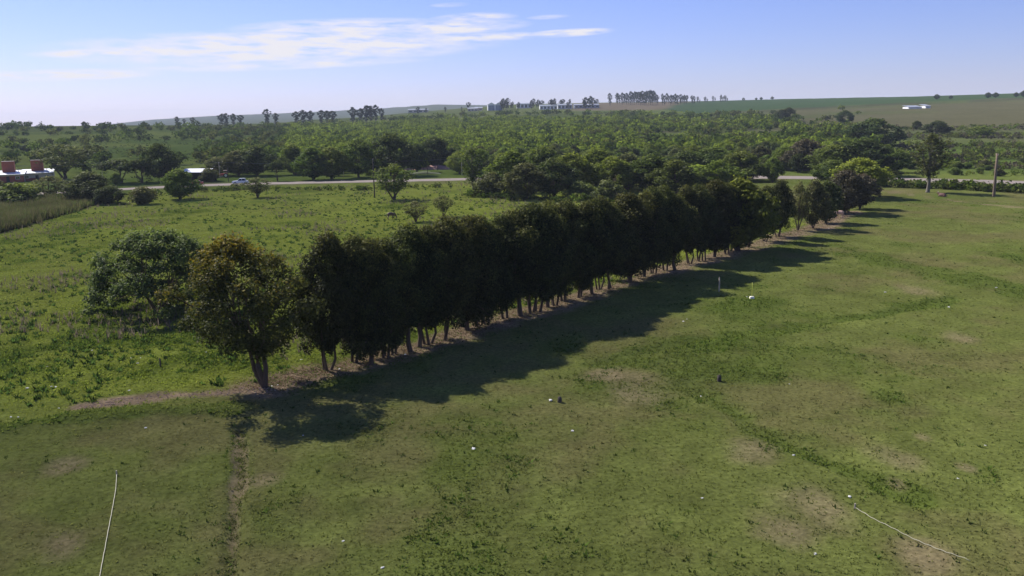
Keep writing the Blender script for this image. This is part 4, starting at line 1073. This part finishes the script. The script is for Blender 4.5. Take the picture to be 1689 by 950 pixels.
low_block(790, 1360, 12, 4.0, 'tiny pale house close beside the twin gabled hall', PLASTER, 2)
low_block(865, 1400, 24, 7.0, 'pale green roofed building behind the trees near the hall', WHITEW, 4)
low_block(1508, 930, 13, 1.5, 'long low white farm shed alone on the right hill', WHITEW, 0)
low_block(1529, 935, 5, 2.2, 'tiny white hut beside the farm shed on the hill', WHITEW, 1)
low_block(690, 1500, 34, 5.0, 'faint pale shed far beyond the wood', PLASTER, 4)

# ------------------------------------------------------------------ vehicles
TYRE = paint('tyre', (0.02, 0.02, 0.02), 0.9); RIM = paint('rim', (0.45, 0.45, 0.46), 0.35, 0.7)
LAMP = paint('lamp_glass', (0.75, 0.75, 0.72), 0.15); TAIL = paint('tail_lamp', (0.4, 0.02, 0.02), 0.2)
def wheel(o, x, y, r=0.36, w=0.24):
    t = MB().tube([(x, y - w / 2, r), (x, y - w / 2 + 0.04, r), (x, y + w / 2 - 0.04, r), (x, y + w / 2, r)], [r * 0.9, r, r, r * 0.9], 18).build('wheel', TYRE, o)
    MB().tube([(x, y - w / 2 - 0.012, r), (x, y + w / 2 + 0.012, r)], r * 0.6, 14).build('rim', RIM, t)
def vehicle(px, py, rz, name, label, cat, body, L, prof, cab, glass_x):
    x, y, z = ground(px, py)
    o = empty(name, (x, y, z + 0.02), rz, label, cat)
    W2 = 0.9
    b = MB().prism(prof, -W2, W2).build('body', body, o, bevel=0.05)
    c = MB().loft([[(cab[0], -W2 + 0.06, cab[4]), (cab[3], -W2 + 0.06, cab[4]), (cab[3], W2 - 0.06, cab[4]), (cab[0], W2 - 0.06, cab[4])],
                   [(cab[1], -W2 + 0.2, cab[5]), (cab[2], -W2 + 0.2, cab[5]), (cab[2], W2 - 0.2, cab[5]), (cab[1], W2 - 0.2, cab[5])]]).build('cabin', GLASSY, o)
    MB().box(cab[1] - 0.05, cab[2] + 0.05, -W2 + 0.17, W2 - 0.17, cab[5] + 0.002, cab[5] + 0.06).build('roof', body, o, bevel=0.02)
    for k in range(3):
        t = k / 2
        for sy in (-1, 1):
            MB().tube([(cab[0] + (cab[3] - cab[0]) * t, sy * (W2 - 0.05), cab[4] - 0.02), (cab[1] + (cab[2] - cab[1]) * t, sy * (W2 - 0.19), cab[5] + 0.03)], 0.045, 6).build('pillar', body, c)
    for xx in (-L * 0.31, L * 0.31):
        for yy in (-W2 + 0.08, W2 - 0.08): wheel(o, xx, yy)
    for yy in (-0.65, 0.65):
        MB().box(-L / 2 - 0.02, -L / 2 + 0.04, yy - 0.16, yy + 0.16, 0.62, 0.8).build('headlight', LAMP, o)
        MB().box(L / 2 - 0.04, L / 2 + 0.02, yy - 0.12, yy + 0.12, 0.62, 0.85).build('tail_light', TAIL, o)
    MB().box(-L / 2 - 0.06, -L / 2 + 0.02, -0.8, 0.8, 0.32, 0.52).build('bumper', IRON, o)
    return o
vehicle(397, 303.5, 0.18, 'pickup_truck', 'white pickup truck driving along the gravel road', 'pickup', paint('white_paint', (0.66, 0.69, 0.76), 0.25, 0, 0.03), 5.1,
        [(-2.55, 0.35), (2.55, 0.35), (2.55, 1.05), (-0.75, 1.08), (-2.35, 0.95), (-2.55, 0.8)], (-0.85, -0.15, 1.35, 1.75, 1.03, 1.72), None)
vehicle(324, 305.5, 0.15, 'red_car', 'dull red car half hidden behind the dense green tree', 'car', paint('red_paint', (0.30, 0.06, 0.05), 0.3, 0, 0.05), 4.2,
        [(-2.1, 0.3), (2.1, 0.3), (2.1, 0.95), (1.6, 1.0), (-0.9, 0.98), (-1.95, 0.85), (-2.1, 0.7)], (-0.95, -0.3, 1.1, 1.75, 0.96, 1.42), None)
def tractor(px, py):
    x, y, z = ground(px, py)
    o = empty('tractor', (x, y, z), 0.3, 'red tractor parked on the mown verge under the pale pole', 'tractor')
    red = paint('tractor_red', (0.36, 0.05, 0.04), 0.4, 0, 0.1)
    MB().loft([[(-1.9, -0.35, 0.75), (-1.9, 0.35, 0.75), (-1.9, 0.32, 1.35), (-1.9, -0.32, 1.35)], [(0.1, -0.42, 0.75), (0.1, 0.42, 0.75), (0.1, 0.4, 1.6), (0.1, -0.4, 1.6)]]).build('bonnet', red, o, bevel=0.04)
    MB().box(-1.6, 1.1, -0.25, 0.25, 0.45, 0.745).build('chassis', IRON, o)
    MB().box(0.35, 0.95, -0.3, 0.3, 1.05, 1.2).build('seat', TYRE, o); MB().box(0.85, 0.95, -0.3, 0.3, 1.203, 1.65).build('seat_back', TYRE, o)
    for sy in (-1, 1):
        wheel(o, 0.75, sy * 0.75, 0.78, 0.42); wheel(o, -1.45, sy * 0.6, 0.42, 0.26)
        MB().loft([[(0.0, sy * 0.75 - 0.25, 1.35), (0.0, sy * 0.75 + 0.25, 1.35), (0.0, sy * 0.75 + 0.25, 1.42), (0.0, sy * 0.75 - 0.25, 1.42)], [(0.75, sy * 0.75 - 0.25, 1.62), (0.75, sy * 0.75 + 0.25, 1.62), (0.75, sy * 0.75 + 0.25, 1.69), (0.75, sy * 0.75 - 0.25, 1.69)],
                   [(1.4, sy * 0.75 - 0.25, 1.4), (1.4, sy * 0.75 + 0.25, 1.4), (1.4, sy * 0.75 + 0.25, 1.47), (1.4, sy * 0.75 - 0.25, 1.47)]]).build('mudguard', red, o)
        for xx in (0.2, 1.15): MB().tube([(xx, sy * 0.55, 1.45), (xx, sy * 0.5, 2.45)], 0.035, 6).build('canopy_post', IRON, o)
    MB().box(0.0, 1.35, -0.65, 0.65, 2.453, 2.53).build('canopy', paint('canopy_tin', (0.38, 0.27, 0.24), 0.5), o, bevel=0.03)
    MB().tube([(-1.2, 0.15, 1.4), (-1.2, 0.15, 2.3)], 0.05, 8).build('exhaust', IRON, o)
    MB().tube([(0.0, 0, 1.5), (0.3, 0, 1.75)], 0.03, 6).build('steering_column', IRON, o)
tractor(369, 293)

# ------------------------------------------------------------------ poles, wires, posts
def pole(px, py, top, mat, label, r=0.13, arm=1.4, group=None, lean=(0, 0)):
    x, y, z = ground(px, py); d = math.hypot(x, y); a, e = azel(px, top); h = CAM_H + d * math.tan(e) - z
    o = empty('utility_pole', (x, y, z), 0.0, label, 'pole', group)
    MB().tube([(0, 0, -0.3), (0, 0, 0.3), (lean[0] * h * 0.5, lean[1] * h * 0.5, h * 0.5), (lean[0] * h, lean[1] * h, h)], [r * 1.15, r * 1.1, r * 0.95, r * 0.75], 10).build('shaft', mat, o, smooth=True)
    if arm:
        c = MB().box(lean[0] * h - 0.07, lean[0] * h + 0.07, lean[1] * h - arm / 2, lean[1] * h + arm / 2, h - 0.45, h - 0.3).build('crossarm', mat, o)
        for q in (-0.45, 0.45): MB().tube([(lean[0] * h, lean[1] * h + arm * q, h - 0.3), (lean[0] * h, lean[1] * h + arm * q, h - 0.2), (lean[0] * h, lean[1] * h + arm * q, h - 0.06)], [0.03, 0.06, 0.045], 8).build('insulator', PORC, c)
    return Vector((x + lean[0] * h, y + lean[1] * h, z + h - 0.06)), arm
pole(618, 326, 261, TIMBER_DARK, 'dark timber power pole on the near side of the road', 0.15, 1.5)
pole(1639, 325, 253, TIMBER, 'thick weathered timber pole rising from the hedge', 0.30, 1.2, lean=(0.0, 0.02))
LINE = []
for px, py, top, lab in [(-30, 300, 270, 'pale pole beside the low houses'), (170, 298, 268, 'pale pole in front of the flat topped dark trees'), (363, 294, 267, 'pale wooden pole beside the red tractor'),
                         (567, 292, 262, 'pale wooden pole under the paired green trees'), (762, 289, 260, 'pale pole half lost in the wood edge')]:
    LINE.append(pole(px, py, top, TIMBER_PALE, lab, 0.10, 1.2, 'pale poles carrying the wire along the road'))
WIRE = paint('wire', (0.10, 0.10, 0.11), 0.5)
SPAN = ['past the low houses', 'over the white roofed shed', 'from the red tractor to the paired green trees', 'above the red earth bank']
for (a, arm), (b, _), nm in zip(LINE[:-1], LINE[1:], SPAN):
    for q, side in ((-0.45, 'near'), (0.45, 'far')):
        p0 = a + Vector((0, arm * q, 0)); p1 = b + Vector((0, arm * q, 0))
        pts = [p0.lerp(p1, t) - Vector((0, 0, 0.9 * 4 * t * (1 - t))) for t in [i / 14 for i in range(15)]]
        tag(MB().tube(pts, 0.022, 5).build('overhead_wire', WIRE), 'thin sagging %s side wire strung %s' % (side, nm), 'wire', 'wires along the road')
pole(377, 300, 276, TIMBER_DARK, 'short dark post by the road behind the pickup', 0.10, 0)
for px, lab in [(678, 'fence post at the end of the red earth bank'), (698, 'taller fence post in the middle of the red bank'), (722, 'fence post nearest the upright green tree'), (705, 'dark post standing below the red earth bank')]:
    base, tp = (281, 271) if px != 705 else (288, 278)
    x, y, z = ground(px, base); d = math.hypot(x, y); a, e = azel(px, tp); h = CAM_H + d * math.tan(e) - z
    o = empty('fence_post', (x, y, z), 0, lab, 'post', 'posts by the red earth bank')
    MB().tube([(0, 0, -0.2), (0, 0, 0.05), (0.03, 0, h)], [0.1, 0.1, 0.08], 8).build('shaft', TIMBER_DARK, o)
    MB().tube([(0.02, -0.09, h * 0.8), (0.02, 0.1, h * 0.8)], 0.02, 6).build('staple', IRON, o)

# red earth bank with a dark green bank below it, across the road
def mound(name, px, py, lx, ly, h, c, label, seed):
    x, y, z = ground(px, py); n = 26; rng = random.Random(seed)
    u = np.linspace(-1, 1, n); U, Vv = np.meshgrid(u, u)
    xx = x + U * lx; yy = y + Vv * ly
    prof = np.clip(1 - U ** 2, 0, 1) ** 0.8 * np.clip(1 - Vv ** 2, 0, 1) ** 0.7 * h * (0.7 + 0.6 * fbm(xx, yy, 2.5, 3, seed))
    zz = height(xx.ravel(), yy.ravel()).reshape(n, n) + prof - 0.06
    idx = np.arange(n * n).reshape(n, n); q = np.stack([idx[:-1, :-1], idx[:-1, 1:], idx[1:, 1:], idx[1:, :-1]], -1).reshape(-1, 4)
    o = link(name, mesh_np(name, np.stack([xx, yy, zz], -1).reshape(-1, 3), q, True), paint(name, c, 0.95, 0, 0.3, 0.6))
    o['kind'] = 'structure'; o['label'] = label
mound('earth_bank', 712, 279, 11, 4, 1.5, (0.27, 0.15, 0.11), 'reddish bare earth bank across the road', 3)
mound('grass_bank', 700, 287, 6, 2.2, 1.0, (0.045, 0.06, 0.022), 'dark overgrown bank below the red earth', 4)

def stake(name, px, py, top, mat, r, label, cat='post', foot=None):
    x, y, z = ground(px, py); d = math.hypot(x, y); a, e = azel(px, top); h = max(0.25, CAM_H + d * math.tan(e) - z)
    o = empty(name, (x, y, z), 0, label, cat)
    MB().tube([(0, 0, -0.2), (0, 0, 0.05), (0.02, 0.01, h * 0.6), (0, 0.015, h)], [r * 1.05, r, r * 0.95, r * 0.85], 10).build('shaft', mat, o, smooth=True)
    MB().tube([(0, 0.015, h - 0.002), (0, 0.015, h + r * 0.5)], [r * 0.9, r * 0.35], 10).build('top', mat, o)
    if foot: MB().loft([[(-0.26, -0.2, -0.05), (0.26, -0.2, -0.05), (0.26, 0.2, -0.05), (-0.26, 0.2, -0.05)], [(-0.22, -0.16, 0.2), (0.22, -0.16, 0.2), (0.2, 0.16, 0.22), (-0.2, 0.16, 0.22)]]).build('foot_block', foot, o, bevel=0.03)
stake('marker_post', 1186, 482, 458, TIMBER_PALE, 0.085, 'pale upright post at the edge of the tree shadow')
stake('marker_pole', 1240, 493, 466, paint('yellow_pole', (0.50, 0.52, 0.08), 0.5), 0.03, 'thin yellow pole standing on a white block in the meadow', 'pole', paint('white_block', (0.72, 0.70, 0.62), 0.7))
stake('stump', 1186, 629, 620, TIMBER_DARK, 0.16, 'short dark stump alone in the open meadow', 'stump')
stake('stump', 923, 664, 656, TIMBER_DARK, 0.16, 'short dark stump beside a scrap of litter near the row shadow', 'stump')
stake('stake', 265, 608, 591, TIMBER_DARK, 0.07, 'dark wooden stake in dry weeds behind the pale dirt path')

# ropes lying in the grass
def rope(pts, label, r):
    P = []
    for (ax, ay), (bx, by) in zip(pts[:-1], pts[1:]):
        for i in range(8): P.append((ax + (bx - ax) * i / 8, ay + (by - ay) * i / 8))
    P.append(pts[-1])
    W3 = []
    for q in P:
        g = gpt(*q); W3.append((g[0], g[1], hz(*g) + 0.06 + 0.02 * math.sin(len(W3) * 1.7)))
    o = empty('rope', W3[0], 0, label, 'rope')
    rope_m = paint('rope_%d' % len(pts), (0.40, 0.38, 0.28), 0.8)
    loc = [tuple(Vector(w) - Vector(W3[0])) for w in W3]
    MB().tube(loc, r, 6).build('line', rope_m, o, smooth=True)
    MB().tube([(0, 0, -0.15), (0, 0, 0.22)], [0.05, 0.04], 8).build('peg', TIMBER_PALE, o)
rope([(193, 786), (191, 812), (185, 845), (178, 885), (170, 925), (163, 965)], 'pale rope stretched over grass beside the dark trench', 0.017)
rope([(1410, 838), (1440, 858), (1480, 878), (1520, 897), (1560, 914), (1600, 928)], 'thin grey rope lying across the meadow far from the trees', 0.013)

# ------------------------------------------------------------------ litter, each scrap its own little crumple
LIT = [(781, 740), (944, 711), (908, 660), (631, 938), (566, 894), (30, 688), (18, 688), (216, 592), (232, 592), (227, 601), (45, 642), (26, 620), (85, 639), (92, 640), (78, 606), (213, 645), (240, 706), (1302, 633), (1158, 822),
       (1401, 820), (1309, 753), (1156, 650), (1133, 528), (1127, 532), (1460, 481), (1643, 474), (1565, 506), (1345, 913), (1625, 735), (1580, 790), (560, 608), (668, 584), (940, 497), (448, 636), (458, 634), (497, 594), (97, 673), (1232, 490), (128, 597), (152, 578), (500, 718), (340, 582), (320, 556), (275, 500)]
def scrap_mesh(seed):
    rng = random.Random(seed); bm = bmesh.new()
    bmesh.ops.create_icosphere(bm, subdivisions=2, radius=1.0)
    for v in bm.verts: v.co *= rng.uniform(0.55, 1.15)
    for v in bm.verts: v.co = Vector((v.co.x * 1.0, v.co.y * 0.75, v.co.z * 0.5))
    me = bpy.data.meshes.new('litter_scrap'); bm.to_mesh(me); bm.free()
    return me
SCR = [scrap_mesh(i) for i in range(5)]
M_SCR = paint('litter_white', (0.46, 0.46, 0.44), 0.8, 0, 0.3)
for m_ in SCR: m_.materials.append(M_SCR)
for i, (px, py) in enumerate(LIT):
    x, y = gpt(px, py); s = random.uniform(0.045, 0.095) * (1.6 if i in (0, 2, 33) else 1.0) * max(1.0, math.hypot(x, y) / 75)
    o = link('litter_scrap', SCR[i % 5], None, None, (x, y, hz(x, y) + s * 0.35))
    o.scale = (s * 1.3, s * 1.3, s); o.rotation_euler = (0, 0, random.uniform(0, 6.28))
    far = py < 720 and px < 480
    tag(o, 'small white scrap of litter lying in the pasture grass around the dirt path' if far else 'small white scrap of litter lying on the open meadow grass', 'litter', 'litter around the dirt path' if far else 'litter on the meadow')

# rubble along the dirt path: small stones too many to count
rg = np.random.default_rng(401)
ln = PATH; u = rg.random(420) ** 0.9; seg = np.linspace(0, 1, len(ln))
X = np.interp(u, seg, ln[:, 0]) + rg.normal(0, 0.35, 420); Y = np.interp(u, seg, ln[:, 1]) + rg.normal(0, 0.45, 420); Z = height(X, Y)
mb = MB()
for x, y, z in zip(X, Y, Z):
    s = float(rg.uniform(0.02, 0.07)); j = lambda: float(rg.uniform(0.6, 1.1)) * s
    mb.loft([[(x - j(), y - j(), z - 0.02), (x + j(), y - j(), z - 0.02), (x + j(), y + j(), z - 0.02), (x - j(), y + j(), z - 0.02)], [(x - j() * .6, y - j() * .6, z + s), (x + j() * .6, y - j() * .6, z + s), (x + j() * .6, y + j() * .6, z + s * 0.8), (x - j() * .6, y + j() * .6, z + s * 0.7)]])
tag(mb.build('rubble', paint('rubble', (0.36, 0.27, 0.20), 0.95, 0, 0.3, 4, 0.1)), 'broken stones strewn along the bare dirt path', None, None, 'stuff')

# ------------------------------------------------------------------ animals
def skin_body(name, joints, edges, mat, parent):
    me = bpy.data.meshes.new(name); me.from_pydata([j[0] for j in joints], edges, [])
    o = bpy.data.objects.new(name, me); COL.objects.link(o)
    o.modifiers.new('skin', 'SKIN'); sv = me.skin_vertices[0].data
    for i, j in enumerate(joints): sv[i].radius = (j[1], j[2] if len(j) > 2 else j[1]); sv[i].use_root = (i == 0)
    o.modifiers.new('sub', 'SUBSURF').levels = 2
    bpy.context.view_layer.update()
    m2 = bpy.data.meshes.new_from_object(o.evaluated_get(bpy.context.evaluated_depsgraph_get()))
    bpy.data.objects.remove(o); bpy.data.meshes.remove(me)
    m2.name = name; m2.polygons.foreach_set('use_smooth', [True] * len(m2.polygons))
    return link(name, m2, mat, parent)
def horse(px, py, rz, coat, dark, label, grazing=True, cat='horse'):
    x, y, z = ground(px, py)
    o = empty(cat, (x, y, z), rz, label, cat)
    J = [((0.0, 0, 1.10), 0.30, 0.33), ((-0.55, 0, 1.14), 0.29, 0.30), ((-0.8, 0, 1.15), 0.20, 0.22), ((0.5, 0, 1.12), 0.27, 0.33)]
    E = [(0, 1), (1, 2), (0, 3)]
    if grazing: nk = [((0.85, 0, 1.05), 0.17, 0.21), ((1.15, 0, 0.72), 0.12, 0.16), ((1.32, 0, 0.42), 0.10, 0.14), ((1.42, 0, 0.12), 0.07, 0.085)]
    else: nk = [((0.8, 0, 1.35), 0.15, 0.22), ((1.08, 0, 1.62), 0.11, 0.16), ((1.28, 0, 1.66), 0.10, 0.14), ((1.58, 0, 1.45), 0.065, 0.085)]
    b = len(J); J += nk; E += [(3, b), (b, b + 1), (b + 1, b + 2), (b + 2, b + 3)]
    for sy, ph in ((-1, 0.06), (1, -0.1)):
        b = len(J); J += [((0.52 + ph * 0.2, sy * 0.17, 0.85), 0.12, 0.15), ((0.54 + ph, sy * 0.18, 0.48), 0.075), ((0.54 + ph, sy * 0.18, 0.14), 0.05), ((0.58 + ph, sy * 0.18, 0.03), 0.065)]
        E += [(3, b), (b, b + 1), (b + 1, b + 2), (b + 2, b + 3)]
        b = len(J); J += [((-0.62, sy * 0.17, 0.88), 0.15, 0.2), ((-0.52 - ph, sy * 0.18, 0.66), 0.10, 0.12), ((-0.76 - ph, sy * 0.18, 0.46), 0.065), ((-0.70 - ph, sy * 0.18, 0.14), 0.05), ((-0.66 - ph, sy * 0.18, 0.03), 0.065)]
        E += [(1, b), (b, b + 1), (b + 1, b + 2), (b + 2, b + 3), (b + 3, b + 4)]
    skin_body('body', J, E, coat, o)
    MB().tube([(-0.93, 0, 1.22), (-1.08, 0, 1.05), (-1.12, 0, 0.75), (-1.08, 0, 0.45)], [0.05, 0.09, 0.08, 0.03], 8).build('tail', dark, o, smooth=True)
    pts = [(0.62, 0, 1.42), (0.95, 0, 1.20), (1.2, 0, 0.86), (1.36, 0, 0.6)] if grazing else [(0.55, 0, 1.45), (0.72, 0, 1.6), (0.98, 0, 1.78), (1.22, 0, 1.8)]
    MB().tube(pts, [0.04, 0.07, 0.07, 0.03], 8).build('mane', dark, o, smooth=True)
    for sy in (-1, 1):
        e = (1.27, sy * 0.09, 0.55) if grazing else (1.2, sy * 0.08, 1.76)
        MB().tube([e, (e[0] - 0.05, e[1] + sy * 0.03, e[2] + 0.08), (e[0] - 0.06, e[1] + sy * 0.03, e[2] + 0.16)], [0.035, 0.04, 0.008], 6).build('ear', coat, o)
DARKHAIR = paint('dark_hair', (0.02, 0.016, 0.014), 0.7)
horse(645, 362, 0.7, paint('bay_coat', (0.075, 0.04, 0.035), 0.6, 0, 0.3, 2), DARKHAIR, 'dark bay horse grazing in the pasture above the tree row')
horse(1384, 360, 2.6, paint('roan_coat', (0.42, 0.28, 0.23), 0.7, 0, 0.25, 2), DARKHAIR, 'pale pinkish roan horse standing beside the brown tree at the row end')
def cow(px, py, rz, coat, label):
    x, y, z = ground(px, py); o = empty('cow', (x, y, z), rz, label, 'cow')
    J = [((0, 0, 0.42), 0.40, 0.40), ((-0.65, 0, 0.42), 0.36, 0.38), ((0.55, 0, 0.45), 0.34, 0.38), ((0.95, 0, 0.62), 0.20, 0.24), ((1.2, 0, 0.85), 0.16, 0.18), ((1.5, 0, 0.72), 0.09, 0.11)]
    E = [(0, 1), (0, 2), (2, 3), (3, 4), (4, 5)]
    for sy in (-1, 1):
        b = len(J); J += [((0.6, sy * 0.36, 0.2), 0.12), ((0.95, sy * 0.34, 0.10), 0.08), ((0.65, sy * 0.30, 0.06), 0.06)]; E += [(2, b), (b, b + 1), (b + 1, b + 2)]
        b = len(J); J += [((-0.55, sy * 0.42, 0.22), 0.16), ((-0.15, sy * 0.52, 0.14), 0.09), ((-0.45, sy * 0.56, 0.06), 0.06)]; E += [(1, b), (b, b + 1), (b + 1, b + 2)]
    skin_body('body', J, E, coat, o)
    for sy in (-1, 1):
        MB().tube([(1.15, sy * 0.1, 0.98), (1.15, sy * 0.26, 1.08), (1.2, sy * 0.28, 1.22)], [0.035, 0.03, 0.01], 6).build('horn', PORC, o)
        MB().tube([(1.12, sy * 0.14, 0.9), (1.08, sy * 0.3, 0.88)], [0.04, 0.02], 6).build('ear', coat, o)
    MB().tube([(-1.0, 0, 0.6), (-1.12, 0.1, 0.3), (-1.05, 0.3, 0.07)], [0.04, 0.03, 0.03], 6).build('tail', coat, o)
cow(1555, 325, 2.2, paint('red_coat', (0.095, 0.038, 0.030), 0.7, 0, 0.3, 2), 'reddish brown cow lying in front of the roadside hedge')

# ------------------------------------------------------------------ haze over the whole landscape
hb = MB().box(-9150, 9150, -9150, 9150, ZMIN - 1.0, ZMAX + 45.0)
m, nt, out = new_mat('haze_air')
pv = N(nt, 'ShaderNodeVolumePrincipled', Density=0.000085, Anisotropy=0.0)
pv.inputs['Color'].default_value = (0.74, 0.84, 1.0, 1)
nt.links.new(pv.outputs[0], out.inputs['Volume'])
tag(hb.build('haze', m), 'thin bluish haze veiling the distance', None, None, 'stuff')
